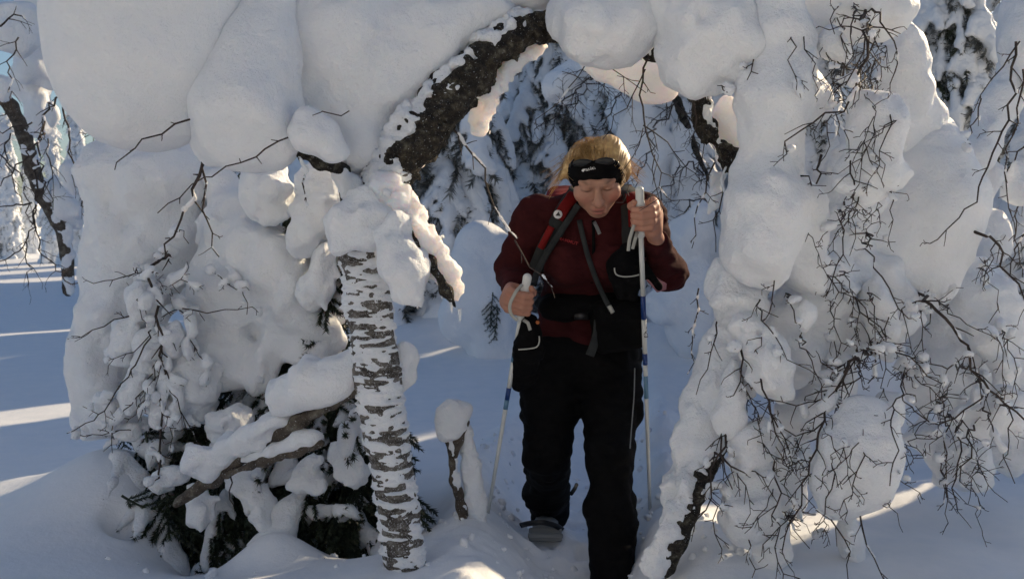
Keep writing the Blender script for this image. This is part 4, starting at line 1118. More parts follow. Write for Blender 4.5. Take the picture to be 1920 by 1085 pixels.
for i, (px, d, H, R, lb_) in enumerate(((20, 22, 3.4, 0.75, 'far snow-plastered spruce nearest the left edge, past the open field'), (62, 24, 3.0, 0.7, 'far snow-plastered spruce seen through the twigs of the crooked birch'), (105, 21, 3.2, 0.75, 'far white spruce just left of the hanging snow lump on the crooked birch'),
                                       (150, 20, 3.8, 0.8, 'tallest far white spruce, beside the great snow overhang'), (182, 26, 3.0, 0.8, 'far white spruce whose edge shows against the snowed-in spruce'), (-25, 23, 3.6, 0.8, 'far snow-plastered spruce cut by the left edge'))):
    snow_spruce(flat(px, d), d, H, R, lb_, 530 + i, GF, FAR_WHITE, tiers=16, per=8, down=0.95)
GX = 'tall spruces closing the woods at the back'  # several are added, mostly hidden, for the shade they cast
for i, (x, y, H, R, lb_) in enumerate(((-1.6, 19, 7.5, 1.7, 'far tall spruce hidden mostly behind the birch trunk and its snow'), (0.9, 20, 8.5, 1.9, 'far tall spruce behind the middle of the woods'), (3.2, 18, 8, 1.9, 'far tall spruce behind the drooping birch, deep in the woods'),
                                       (5.6, 17, 8, 1.9, 'far tall spruce right of the drooping birch, deep in the woods'), (-3.2, 23, 7, 1.6, 'far tall spruce behind the snowed-in spruce at left'), (-2.6, 14.5, 6.2, 1.7, 'tall hidden spruce added behind the great snow overhang to shade the field'), (-4.4, 18, 7, 1.7, 'tall hidden spruce added far behind the snowed-in spruce to shade the field'),  # last two are hidden, added to shade the open field
                                       (3.4, 6.2, 2.95, 1.0, 'low spruce added at the right edge to shade the snow behind the drooping birch'),  # added to keep sun off the ground behind the birch
                                       (2.75, 5.0, 1.25, 0.5, 'knee-high spruce added at the right edge to keep sun off the snow'),  # added to shade a sunlit slit behind the birch
                                       (2.6, 8.3, 4.5, 1.0, 'hidden spruce added behind the middle of the drooping birch to shade the field'), (2.4, 16.1, 8, 1.7, 'tall spruce added deep in the woods above the raised hand to shade the field'),  # both added to close gaps where sun streaked the field
                                       (3.6, 13.7, 7, 1.6, 'tall spruce added deep behind the trunk of the drooping birch to shade the field'), (-0.4, 17.7, 8.5, 1.7, 'tall spruce added deep in the woods behind the bowed limb to shade the field'),  # added as well, for more shade on the field
                                       (3.55, 5.0, 3.0, 0.9, 'low unseen spruce added outside the right edge for its shadow under the drooping birch'),  # out of view, added only for its shadow
                                       (1.5, 5.0, 2.1, 0.55, 'small hidden spruce added right behind the drooping birch to stop sun streaks'))):  # last one hidden, added to stop sun streaks at lower left
    snow_spruce(x, y, H, R, lb_, 590 + i, GX, FAR_WHITE + FAR_BOUGHS[:1], tiers=20, per=8)
GB = 'spruces of the woods at the photographer\'s back'  # out of view, added to cut sky light on the near snow
for i, (x, y, H, R) in enumerate(((-3.6, -1.5, 6.0, 1.5), (-1.4, -3.6, 7.0, 1.7), (1.6, -3.2, 6.5, 1.6), (4.0, -0.8, 6.0, 1.5), (-5.8, 1.0, 6.5, 1.6), (0.2, -6.5, 9.0, 2.1), (-4.8, -5.0, 8.5, 2.0), (4.6, -4.8, 8.5, 2.0))):
    snow_spruce(x, y, H, R, 'unseen snowy spruce added behind the camera to dim the front light', 640 + i, GB, tiers=20, per=8)
# snow-buried bush behind the hiker's elbow
bush = thing('buried_bush', 'smooth dome of snow over a small bush behind the right elbow of the hiker', 'bush', U(905, 610, 7.2))
snow_clump(bush, [('c', [(905, 468, 7.2, 54), (903, 520, 7.2, 60), (912, 580, 7.2, 56), (930, 640, 7.2, 60)]), ('e', 880, 600, 7.2, 60, 50)], h=0.025, k=0.1, a1=0.02, s1=0.3, a2=0.006, s2=0.1, seed=560, mat=SNOW_FAR)
nd, sn = bough_data(0.35, 90, 0.3, 0.6, nl=0.03, nw=0.004, step=0.012, h=0.02, tw=6, thick=0.03)
for k, (px, py, a) in enumerate(((922, 548, 0.5), (930, 570, 1.0))):
    put('bough', nd, bush, Matrix.Translation(U(px, py, 6.95) - np.array(bush.location)) @ Matrix.Rotation(-1.3 + k * 0.5, 4, 'Z') @ Matrix.Rotation(1.1, 4, 'Y') @ Matrix.Scale(0.6, 4))
bush2 = thing('buried_bush', 'low lumpy heap of snow over a bush behind the left elbow of the hiker', 'bush', U(1290, 600, 6.6))
snow_clump(bush2, [('e', 1300, 440, 6.8, 42, 60, 0.2), ('e', 1285, 520, 6.8, 60, 50, 0.22), ('e', 1320, 560, 6.8, 70, 50, 0.25), ('e', 1250, 570, 6.8, 50, 36, 0.2), ('e', 1330, 620, 6.8, 90, 50, 0.3)], h=0.025, k=0.08, a1=0.04, s1=0.3, a2=0.015, s2=0.1, seed=561, mat=SNOW_FAR)
# leafless birch full of snow behind the hanging twigs
bb = thing('snowy_birch', 'thin leafless birch tangled with snow behind the hiker on the right', 'birch tree', (flat(1330, 7.6), 7.6, gz(flat(1330, 7.6), 7.6)))
bt = [(1345, 640, 7.6), (1340, 500, 7.6), (1320, 330, 7.5), (1270, 190, 7.4), (1200, 110, 7.3), (1120, 130, 7.2)]
bark_tube(bb, bt, [10, 10, 9, 8, 6, 4], 'trunk', 51, BARK, 0.016)
for i, p in enumerate(([(1320, 330), (1290, 300), (1250, 340), (1235, 420)], [(1270, 190), (1230, 240), (1200, 320), (1190, 380)], [(1200, 110), (1160, 180), (1120, 250)], [(1335, 420), (1290, 400), (1262, 440)], [(1120, 130), (1060, 190), (1030, 250)], [(1240, 160), (1300, 230), (1310, 330)],
                       [(1330, 380), (1300, 370), (1275, 420), (1262, 480)], [(1180, 110), (1100, 160), (1060, 210), (1000, 240)])):
    twig(bb, [(x, y, 7.2) for x, y in p], 3.5, 1.5, 570 + i, 0.7, 60, lvl=2, frost=0.0, sag=0.3, jitter=0.02)
for i, pr in enumerate(([('c', [(1200, 215, 7.5, 40), (1215, 300, 7.5, 46), (1225, 380, 7.5, 40)])], [('c', [(1270, 250, 7.5, 34), (1285, 330, 7.5, 36), (1300, 390, 7.5, 30)])], [('e', 1260, 120, 7.5, 60, 60, 0.2)], [('e', 1330, 470, 7.5, 30, 60, 0.14)], [('c', [(1100, 120, 7.4, 30), (1060, 160, 7.4, 34)])])):
    snow_clump(bb, pr, h=0.024, k=0.06, a1=0.04, s1=0.25, a2=0.02, s2=0.1, seed=580 + i, mat=SNOW_FAR)
# ------------------------------------------------------------------ the hiker
def cloth(name, col, rough=0.85, scale=260, bs=0.25, var=0.25):
    m, t, b = new_mat(name, rough)
    n = tex(t, 'ShaderNodeTexNoise', 14, 3, 0.6)
    c0 = tuple(c * (1 - var) for c in col)
    c1 = tuple(c * (1 + var) for c in col)
    r = ramp(t, n.outputs['Fac'], [(0.3, c0), (0.7, c1)])
    t.links.new(r.outputs['Color'], b.inputs['Base Color'])
    n2 = tex(t, 'ShaderNodeTexNoise', scale, 2, 0.6)
    p = bump(t, b, n2.outputs['Fac'], bs, 0.002)
    n3 = tex(t, 'ShaderNodeTexNoise', 16, 4, 0.55, (1, 1, 2.2))
    bump(t, b, n3.outputs['Fac'], 0.45, 0.012, p)
    b.inputs['Specular IOR Level'].default_value = 0.12
    return m
JACKET = cloth('maroon_fleece', (0.043, 0.0085, 0.0095), 0.95)
BLACK = cloth('black_cloth', (0.0035, 0.0035, 0.004), 0.9)
BLACK2 = cloth('black_softshell', (0.0035, 0.0035, 0.004), 0.85)
STRAPG = cloth('dark_grey_webbing', (0.030, 0.033, 0.034), 0.8, 400)
REDF = cloth('red_nylon', (0.16, 0.010, 0.010), 0.75)
PINK = cloth('pink_cloth', (0.50, 0.24, 0.26), 0.7)
WHITEP, _, _b = new_mat('white_enamel', 0.35, (0.66, 0.68, 0.66))
BLUEP, _, _b = new_mat('blue_enamel', 0.35, (0.012, 0.045, 0.19))
PALEB, _, _b = new_mat('pale_blue_enamel', 0.35, (0.12, 0.24, 0.36))
GREYP, _, _b = new_mat('grey_plastic', 0.5, (0.20, 0.21, 0.21))
DARKP, _, _b = new_mat('dark_plastic', 0.35, (0.012, 0.012, 0.013))
LIGHTW, _, _b = new_mat('pale_webbing', 0.8, (0.42, 0.42, 0.38))
LOGO, _, _b = new_mat('white_print', 0.7, (0.70, 0.70, 0.70))
LOGOR, _, _b = new_mat('red_print', 0.7, (0.36, 0.03, 0.035))
LENS, _, _b = new_mat('smoked_lens', 0.4, (0.006, 0.007, 0.008))
SKIN, _t, _b = new_mat('skin', 0.55)
_a = _t.nodes.new('ShaderNodeAttribute')
_a.attribute_name = 'tone'
_t.links.new(_a.outputs['Color'], _b.inputs['Base Color'])
_b.inputs['Subsurface Weight'].default_value = 0.15
_b.inputs['Subsurface Radius'].default_value = (1.0, 0.35, 0.2)
_b.inputs['Subsurface Scale'].default_value = 0.006
_n = tex(_t, 'ShaderNodeTexNoise', 220, 2)
bump(_t, _b, _n.outputs['Fac'], 0.15, 0.001)
HAIR, _t, _b = new_mat('blond_hair', 0.45)
_n = tex(_t, 'ShaderNodeTexNoise', 45, 4, 0.6, (1.0, 0.25, 1.0))
_r = ramp(_t, _n.outputs['Fac'], [(0.3, (0.33, 0.20, 0.085)), (0.55, (0.50, 0.33, 0.14)), (0.75, (0.70, 0.52, 0.27))])
_t.links.new(_r.outputs['Color'], _b.inputs['Base Color'])

HC = U(1117, 326, 3.08)
TILT = math.radians(32)
RH = Matrix.Rotation(math.radians(4), 3, 'Y').inverted() @ Matrix.Rotation(math.radians(-3), 3, 'Z') @ Matrix.Rotation(TILT, 3, 'X')
RHn = np.array(RH)
def hd(x, y, z):
    return HC + RHn @ np.array((x, y, z))
def hloc(P):
    return (P - HC) @ RHn
sh_r, el_r, wr_r = U(1008, 408, 3.2), U(963, 505, 3.22), U(966, 553, 3.03)
sh_l, el_l, wr_l = U(1203, 408, 3.2), U(1251, 510, 3.2), U(1223, 428, 2.98)
HR, HL = U(976, 563, 2.975), U(1203, 400, 2.94)              # where each hand holds its pole
hip_l, kn_l, an_l = U(1147, 665, 3.3), U(1143, 850, 3.1), U(1150, 1175, 2.98)
hip_r, kn_r, an_r = U(1035, 670, 3.3), U(1025, 850, 3.2), U(1030, 958, 3.52)
def torso(s, g):
    s.E(U(1090, 650, 3.32), np.array((0.165, 0.125, 0.13)) + g)
    s.E(U(1096, 570, 3.31), np.array((0.150, 0.118, 0.13)) + g)
    s.E(U(1103, 485, 3.24), np.array((0.168, 0.122, 0.14)) + g)
    s.E(U(1062, 492, 3.13), np.array((0.060, 0.055, 0.060)) + g)
    s.E(U(1146, 492, 3.13), np.array((0.060, 0.055, 0.060)) + g)
    s.C(sh_r, sh_l, 0.066 + g)
    s.C(U(1090, 420, 3.24), U(1124, 420, 3.24), 0.10 + g)
def arms(s, g):
    s.chain([sh_r, el_r, wr_r], [0.056 + g, 0.042 + g, 0.028 + g * 0.6])
    s.chain([sh_l, el_l, wr_l], [0.056 + g, 0.042 + g, 0.028 + g * 0.6])
def legs(s, g, flare=0.0):
    s.chain([hip_l, U(1146, 760, 3.21), kn_l, U(1147, 965, 3.05), an_l], [0.090 + g, 0.078 + g, 0.058 + g, 0.052 + g + flare, 0.044 + g + flare * 1.6])
    s.chain([hip_r, U(1030, 760, 3.25), kn_r, U(1027, 920, 3.40), an_r], [0.090 + g, 0.078 + g, 0.060 + g, 0.050 + g + flare, 0.042 + g + flare * 1.6])
def fist(s, c, axis, mir, wrist):
    """left hand closed on a pole: axis is the pole's direction, mir = -1 for the right hand"""
    a = np.array(axis) / np.linalg.norm(axis)
    f = np.array((0, -1.0, 0)) - a * (a @ np.array((0, -1.0, 0)))
    f /= np.linalg.norm(f)
    r = np.cross(f, a) * mir
    r = r if r[0] * mir > 0 else -r
    def p(x, y, z):
        return c + r * x + f * y + a * z
    lens = (0.94, 1.04, 1.0, 0.84)
    for i, z in enumerate((0.030, 0.0105, -0.0085, -0.0265)):
        L = lens[i]
        s.chain([p(0.043, 0.006, z * 1.05), p(0.031 * L, 0.027, z), p(0.002, 0.031 * L, z - 0.001), p(-0.021 * L, 0.018, z - 0.002), p(-0.022, -0.003, z - 0.002)],
                [0.0115, 0.0108, 0.0100, 0.0092, 0.0080], k=0.0035)
    s.E(p(0.040, -0.022, 0.002), (0.024, 0.034, 0.046), k=0.018)
    s.E(p(0.020, -0.030, -0.004), (0.028, 0.016, 0.040), k=0.014)
    s.chain([p(0.022, -0.032, -0.012), p(-0.010, -0.030, 0.012), p(-0.024, -0.012, 0.030), p(-0.017, 0.006, 0.047)], [0.016, 0.0135, 0.0115, 0.0088], k=0.006)
    s.chain([p(0.044, -0.034, -0.014), wrist], [0.027, 0.027], k=0.02)
POLE_L = (U(1199, 352, 2.93), U(1219, 962, 3.3))
POLE_R = (U(990, 512, 2.99), U(918, 945, 3.12))
def on(pole, y):
    d = pole[1] - pole[0]
    y0, y1 = (352, 962) if pole is POLE_L else (512, 945)
    return pole[0] + d * ((y - y0) / (y1 - y0))
HL, HR = on(POLE_L, 399), on(POLE_R, 563)

body = Solid(0.05)
torso(body, -0.012)
arms(body, -0.008)
legs(body, -0.012)
body.C(U(1107, 412, 3.22), hd(0, 0.035, -0.06), 0.060, 0.054, k=0.03)
body.E(hd(0, 0.006, 0.016), (0.074, 0.086, 0.068), RH.to_4x4(), k=0.02)
body.E(hd(0, -0.020, -0.045), (0.064, 0.070, 0.073), RH.to_4x4(), k=0.03)
body.E(hd(0, -0.071, -0.091), (0.026, 0.020, 0.018), RH.to_4x4(), k=0.025)
for sg in (-1, 1):
    body.E(hd(sg * 0.041, -0.058, -0.030), (0.030, 0.030, 0.030), RH.to_4x4(), k=0.02)
    body.E(hd(sg * 0.031, -0.100, -0.001), (0.018, 0.015, 0.010), RH.to_4x4(), op='-', k=0.012)
    body.E(hd(sg * 0.031, -0.077, -0.002), (0.0165, 0.0135, 0.0115), RH.to_4x4(), k=0.004)
    body.E(hd(sg * 0.0115, -0.100, -0.040), (0.0095, 0.010, 0.008), RH.to_4x4(), k=0.006)
    body.E(hd(sg * 0.074, 0.012, -0.008), (0.008, 0.018, 0.030), RH.to_4x4(), k=0.006)
body.chain([hd(-0.046, -0.070, 0.016), hd(-0.02, -0.086, 0.018), hd(0.02, -0.086, 0.018), hd(0.046, -0.070, 0.016)], [0.010, 0.011, 0.011, 0.010], k=0.012)
body.chain([hd(0, -0.088, 0.008), hd(0, -0.104, -0.020), hd(0, -0.113, -0.038)], [0.008, 0.009, 0.0125], k=0.010)
body.E(hd(0, -0.089, -0.068), (0.024, 0.013, 0.009), RH.to_4x4(), k=0.008)
body.E(hd(0, -0.087, -0.081), (0.020, 0.012, 0.008), RH.to_4x4(), k=0.008)
body.C(hd(-0.022, -0.101, -0.0745), hd(0.022, -0.101, -0.0745), 0.0026, op='-', k=0.004)
fist(body, HL, POLE_L[0] - POLE_L[1], 1, wr_l)
fist(body, HR, POLE_R[0] - POLE_R[1], -1, wr_r)
for toe, an in ((U(1020, 992, 3.36), an_r), (an_l + np.array((0.01, -0.16, -0.09)), an_l)):
    body.chain([an, an + np.array((0, 0.02, -0.05)), toe], [0.036, 0.036, 0.024])
V, Q = body.mesh(0.0030, 0.004)
bm_ = np_mesh('person', V, Q, SKIN)
person = link('person', bm_, None)
tag(person, 'hiker in maroon fleece and black trousers bending under the snowy arch with two poles', 'person')
L = hloc(V)
col = np.tile(np.array((0.42, 0.225, 0.155)), (len(V), 1))
nz = fbm(V, 0.03, 2, 5)[:, None]
col *= 1 + 0.03 * nz
def spot(c, r, rgb, amt):
    d = np.exp(-(((L - np.array(c)) / np.array(r)) ** 2).sum(1))[:, None] * amt
    return col * (1 - d) + np.array(rgb) * d
for sg in (-1, 1):
    col = spot((sg * 0.042, -0.085, -0.038), (0.022, 0.03, 0.020), (0.41, 0.155, 0.115), 0.6)
    col = spot((sg * 0.031, -0.090, -0.007), (0.016, 0.02, 0.0032), (0.035, 0.02, 0.015), 0.85)
    col = spot((sg * 0.033, -0.088, 0.0225), (0.019, 0.02, 0.0042), (0.12, 0.065, 0.035), 0.75)
col = spot((0, -0.115, -0.042), (0.014, 0.02, 0.014), (0.42, 0.17, 0.12), 0.45)
col = spot((0, -0.10, -0.068), (0.021, 0.02, 0.006), (0.34, 0.085, 0.075), 0.85)
col = spot((0, -0.10, -0.081), (0.018, 0.02, 0.006), (0.36, 0.095, 0.08), 0.8)
col = spot((0, -0.10, -0.0745), (0.022, 0.02, 0.0022), (0.05, 0.015, 0.014), 0.8)
hand = (np.linalg.norm(V - HL, axis=1) < 0.12) | (np.linalg.norm(V - HR, axis=1) < 0.12)
col[hand] = col[hand] * np.array((1.06, 0.95, 0.92))
at = bm_.color_attributes.new('tone', 'FLOAT_COLOR', 'POINT')
at.data.foreach_set('color', np.concatenate([np.clip(col, 0, 1), np.ones((len(V), 1))], 1).astype(np.float32).ravel())

def wrinkle(a1, s1, a2, s2, seed, st=(1, 1, 0.5)):
    def f(F, P):
        m = np.nonzero(np.abs(F) < 0.12)[0]
        Q = P[m] / np.array(st)
        F[m] = F[m] + a1 * fbm(Q, s1, 2, seed) + a2 * (0.5 - np.abs(fbm(Q, s2, 1, seed + 4)))
        return F
    return f
# jacket
jk = Solid(0.045)
torso(jk, 0.006)
arms(jk, 0.012)
jk.C(U(1110, 412, 3.18), hd(0, 0.02, -0.10), 0.076, 0.070, k=0.03)
jk.plane(hd(0, -0.02, -0.105), RHn @ np.array((0, -0.35, 1.0)), k=0.01)
jk.E(HL, (0.062, 0.062, 0.062), op='-', k=0.01)
jk.E(HR, (0.060, 0.060, 0.060), op='-', k=0.01)
jk.plane(U(1090, 648, 3.3), (0, 0, -1), k=0.02)
jk.post.append(wrinkle(0.006, 0.10, 0.008, 0.055, 3))
V, Q = jk.mesh(0.0055, 0.012)
JK = link('jacket', np_mesh('jacket', V, Q, JACKET), person)
# trousers
tr = Solid(0.045)
tr.E(U(1090, 655, 3.32), (0.172, 0.132, 0.12))
legs(tr, 0.012, 0.010)
tr.plane(U(1090, 622, 3.3), (0, 0, 1), k=0.01)
tr.plane(an_r + np.array((0, 0, -0.045)), (0, 0.35, -1.0), k=0.012) if False else None
tr.post.append(wrinkle(0.007, 0.09, 0.010, 0.06, 8, (1, 1, 0.55)))
V, Q = tr.mesh(0.006, 0.014)
TR = link('trousers', np_mesh('trousers', V, Q, BLACK2), person)
def surf(px, py, solid, off=0.0, d0=2.7, d1=3.7):
    """distance at which the sight line through a photograph pixel meets a solid"""
    ds = np.arange(d0, d1, 0.004)
    P = np.stack([U(px, py, d) for d in ds]).astype(np.float32)
    F = solid.ev(P, 0.3)
    i = np.nonzero(F < off)[0]
    return float(ds[i[0]]) if len(i) else None
def lay(pts, solid, off):
    out = []
    last = 3.15
    for px, py in pts:
        d = surf(px, py, solid, off)
        last = d if d else last
        out.append(U(px, py, last))
    return np.array(out)
def ribbon(pts, width, thick, name, mat, parent, facing=(0, -1, 0.15), n=24, label=None):
    P, _ = smooth_path(pts, n)
    T = np.gradient(P, axis=0)
    T /= np.linalg.norm(T, axis=1)[:, None]
    f = np.array(facing, float)
    wv = np.cross(T, f)
    wv /= np.linalg.norm(wv, axis=1)[:, None]
    nv = np.cross(wv, T)
    nv *= np.sign((nv @ f))[:, None]
    w_ = np.broadcast_to(np.asarray(width, float), (n,))[:, None] / 2
    prof = [(-1, 0), (-0.92, thick), (0, thick * 1.25), (0.92, thick), (1, 0), (0.9, -thick * 0.5), (-0.9, -thick * 0.5)]
    m = len(prof)
    V = np.concatenate([P + wv * w_ * a + nv * b for a, b in prof]).reshape(m, n, 3).transpose(1, 0, 2).reshape(-1, 3)
    F = []
    for i in range(n - 1):
        for j in range(m):
            F.append((i * m + j, i * m + (j + 1) % m, (i + 1) * m + (j + 1) % m, (i + 1) * m + j))
    V = np.concatenate([V, P[:1], P[-1:]])
    for j in range(m):
        F.append((j, (j + 1) % m, n * m, n * m))
        F.append(((n - 1) * m + (j + 1) % m, (n - 1) * m + j, n * m + 1, n * m + 1))
    b = MB()
    b.add(V, F)
    return b.build(name, mat, parent, label)
# zip and its puller on the collar
ribbon(lay([(1112, 412), (1113, 440), (1113, 480), (1110, 530)], jk, 0.001), 0.010, 0.002, 'zip', BLACK, JK)
ribbon(lay([(1114, 416), (1120, 428), (1124, 438)], jk, 0.012), 0.011, 0.003, 'zip_pull', GREYP, JK, n=6)
ribbon([U(1210, 484, 3.13), U(1222, 505, 3.14), U(1234, 525, 3.15), U(1240, 545, 3.15)], [0.03 + 0.035 * math.sin(i / 23 * math.pi) for i in range(24)], 0.010, 'pink_patch', PINK, JK, label='pink patch below the raised arm')  # pink patch laid between chest and sleeve
def text_on(s, px0, py0, px1, py1, h_px, solid, off, mat, name, parent, bold=0.0, thick=0.0008):
    """lettering laid over a surface: written from one photograph pixel to another"""
    cu = bpy.data.curves.new(name, 'FONT')
    cu.body = s
    cu.size = 1.0
    cu.offset = bold
    cu.resolution_u = 3
    o = bpy.data.objects.new(name, cu)
    S.collection.objects.link(o)
    bpy.context.view_layer.update()
    me = bpy.data.meshes.new_from_object(o.evaluated_get(bpy.context.evaluated_depsgraph_get()))
    bpy.data.objects.remove(o)
    n = len(me.vertices)
    co = np.zeros(n * 3, np.float32)
    me.vertices.foreach_get('co', co)
    co = co.reshape(-1, 3)
    co[:, 0] -= co[:, 0].min()
    wd, ht = co[:, 0].max(), 0.70
    ex = np.array((px1 - px0, py1 - py0)) / wd
    e = ex / np.linalg.norm(ex)
    ey = np.array((e[1], -e[0])) * h_px / ht
    for v in co:
        px, py = px0 + ex[0] * v[0] + ey[0] * v[1], py0 + ex[1] * v[0] + ey[1] * v[1]
        d = surf(px, py, solid, off) if not isinstance(solid, float) else solid
        v[:] = U(px, py, d if d else 3.0)
    me.vertices.foreach_set('co', co.ravel())
    me.materials.clear()
    me.materials.append(mat)
    me.update()
    return link(name, me, parent)
text_on('MAMMUT', 1046, 449, 1083, 460, 6, jk, 0.004, LOGOR, 'chest_lettering', JK, 0.01)
# headband
hb = Solid(0.01)
hb.E(hd(0, 0.006, 0.014), (0.087, 0.098, 0.088), RH.to_4x4())
hb.plane(hd(0, -0.085, 0.098), RHn @ np.array((0, 0.55, 0.85)), k=0.006)
hb.plane(hd(0, -0.095, 0.034), RHn @ np.array((0, -0.76, -0.66)), k=0.006)
hb.post.append(wrinkle(0.0015, 0.04, 0.002, 0.02, 31))
V, Q = hb.mesh(0.0032, 0.005)
HB = link('headband', np_mesh('headband', V, Q, BLACK), person)
text_on('asics', 1098, 321, 1119, 316, 6, hb, 0.003, LOGO, 'headband_lettering', HB, 0.015)
mb = MB()
lg = [(1090, 320), (1094, 323), (1098, 316.5), (1093, 317)]
mb.add([U(x, y, (surf(x, y, hb, 0.003) or 3.0)) for x, y in lg], [(0, 1, 2, 3)])
mb.build('headband_logo', LOGO, HB)
# hair: a cap behind the band and loose strands
hr = Solid(0.03)
hr.E(hd(0.005, 0.014, 0.010), (0.089, 0.096, 0.080), RH.to_4x4())
hr.E(hd(0.045, 0.035, 0.02), (0.055, 0.07, 0.085), RH.to_4x4())
hr.E(hd(0.080, 0.030, -0.012), (0.022, 0.045, 0.055), RH.to_4x4())
hr.C(hd(-0.080, 0.010, 0.025), hd(-0.108, 0.0, -0.012), 0.016, 0.006)
hr.E(hd(-0.045, 0.05, 0.01), (0.040, 0.06, 0.06), RH.to_4x4())
hr.plane(hd(0, -0.088, 0.10), RHn @ np.array((0, -1.0, -0.20)), k=0.02)
hr.plane(hd(0, -0.035, 0.02), RHn @ np.array((0, -1.0, -0.75)), k=0.02)
def strands(F, P):
    m = np.nonzero(np.abs(F) < 0.05)[0]
    q = hloc(P[m])
    a = np.arctan2(q[:, 0], q[:, 2] + 0.02)
    F[m] += 0.0009 * np.sin(a * 75 + 3 * vnoise(q / 0.03, 2)) + 0.0016 * vnoise(np.stack([a * 24, q[:, 1] * 8, q[:, 2] * 3], 1), 7)
    return F
hr.post.append(strands)
V, Q = hr.mesh(0.0032, 0.006)
HAIRO = link('hair', np_mesh('hair', V, Q, HAIR), person)
rng = np.random.default_rng(12)
mb = MB()
for i in range(700):
    a = rng.uniform(-2.2, 2.2)
    if rng.random() < 0.35:
        a = rng.choice((-1, 1)) * rng.uniform(1.2, 2.3)
    P = []
    off = rng.uniform(-0.002, 0.003) + (rng.uniform(0, 0.010) if rng.random() < 0.12 else 0)
    y0 = rng.uniform(-0.030, 0.03)
    for t in np.linspace(0, 1, 7):
        y = y0 + t * 0.11
        k = math.sqrt(max(0.05, 1 - ((y - 0.04) / 0.112) ** 2))
        aa = a + 0.10 * math.sin(3 * t + i)
        P.append(hd(0.005 + (0.0895 * k + off * (0.3 + t)) * math.sin(aa), y - 0.026, 0.010 + (0.0805 * k + off * (0.3 + t)) * math.cos(aa)))
    mb.tube(P, np.linspace(0.0009, 0.0004, 7), 3, False)
for i in range(300):                                            # flyaway hair round the outline, lit from behind
    a = rng.uniform(-1.5, 2.0)
    y = rng.uniform(-0.03, 0.07)
    k = math.sqrt(max(0.05, 1 - ((y - 0.012) / 0.10) ** 2))
    P = []
    l0, l1 = rng.uniform(0.0, 0.003), rng.uniform(0.004, 0.013)
    da = rng.normal(0, 0.35)
    for t in np.linspace(0, 1, 6):
        o_ = l0 + (l1 - l0) * math.sin(t * 2.4)
        P.append(hd(0.005 + (0.089 * k + o_) * math.sin(a + da * t), y + 0.02 * t, 0.010 + (0.081 * k + o_) * math.cos(a + da * t)))
    mb.tube(P, np.linspace(0.0008, 0.0004, 6), 3, False)
for i in range(110):                                             # wisps pulled loose at the temples
    sg = 1 if i % 2 else -1
    p = hd(sg * 0.088, 0.01 + rng.uniform(-0.01, 0.03), 0.03 + rng.uniform(-0.03, 0.03))
    d = RHn @ np.array((sg * rng.uniform(0.3, 1.0), 0.3 + rng.normal(0, 0.4), -1.0 + rng.normal(0, 0.3)))
    d /= np.linalg.norm(d)
    Lh = rng.uniform(0.03, 0.08)
    P = [p + d * Lh * t + np.array((sg * 0.02 * t * t, 0, -0.02 * t * t)) + rng.normal(0, 0.0015, 3) for t in np.linspace(0, 1, 6)]
    mb.tube(P, np.linspace(0.0009, 0.0003, 6), 3, False)
STRAND = HAIR.copy()
STRAND.name = 'loose_hair'
_t = STRAND.node_tree
_tr = _t.nodes.new('ShaderNodeBsdfTranslucent')
_tr.inputs['Color'].default_value = (0.75, 0.56, 0.28, 1)
_mx = _t.nodes.new('ShaderNodeMixShader')
_mx.inputs['Fac'].default_value = 0.55
_t.links.new(_t.nodes['Principled BSDF'].outputs['BSDF'], _mx.inputs[1])
_t.links.new(_tr.outputs['BSDF'], _mx.inputs[2])
_t.links.new(_mx.outputs['Shader'], _t.nodes['Material Output'].inputs['Surface'])
st = mb.build('strands', STRAND, HAIRO)
st['kind'] = 'stuff'
# boot of the trailing foot
bt_ = Solid(0.03)
toe = U(1020, 990, 3.36)
bt_.chain([an_r + np.array((0, 0.02, 0.0)), an_r + np.array((0, 0.03, -0.05)), toe], [0.050, 0.052, 0.040])
bt_.plane(toe + np.array((0, 0, -0.03)), (0, 0.25, -1), k=0.01)
V, Q = bt_.mesh(0.005, 0.003)
link('boot', np_mesh('boot', V, Q, GREYP), person)
bt2 = Solid(0.03)
toe2 = an_l + np.array((0.01, -0.17, -0.075))
bt2.chain([an_l + np.array((0, 0.02, 0.0)), an_l + np.array((0, 0.03, -0.07)), toe2], [0.050, 0.052, 0.040])
V, Q = bt2.mesh(0.006, 0.003)
link('boot', np_mesh('boot', V, Q, GREYP), person)
# piping and cuff details of the trousers
ribbon(lay([(1190, 690), (1189, 740), (1184, 800), (1181, 840)], tr, 0.010), 0.004, 0.0015, 'piping', GREYP, TR, facing=(0.7, -0.7, 0), n=16)

# sunglasses pushed up on the headband
gl = thing('sunglasses', 'dark sunglasses pushed up on the black headband', 'sunglasses', U(1112, 298, 3.0))
for px in (1092, 1134):
    py = 306 if px < 1110 else 303
    ls = Solid(0.01)
    d = (surf(px, py, hb, 0.0) or 3.0) - 0.006
    ls.E(U(px, py, d), (0.030, 0.007, 0.014), RH.to_4x4())
    V, Q = ls.mesh(0.003, 0.002)
    link('lens', np_mesh('lens', V, Q, LENS), gl)
mb = MB()
mb.tube([U(x, y, (surf(x, y, hb, 0) or 3.02) - 0.006) for x, y in ((1106, 303), (1113, 301), (1120, 302))], 0.003, 6)
mb.build('bridge', DARKP, gl)
for pts in (((1076, 300), (1071, 306), (1068, 314)), ((1150, 296), (1158, 304), (1162, 312))):
    mb = MB()
    mb.tube([U(x, y, (surf(x, y, hb, 0) or 3.05) - 0.005) for x, y in pts], 0.003, 6)
    mb.build('temple', DARKP, gl)

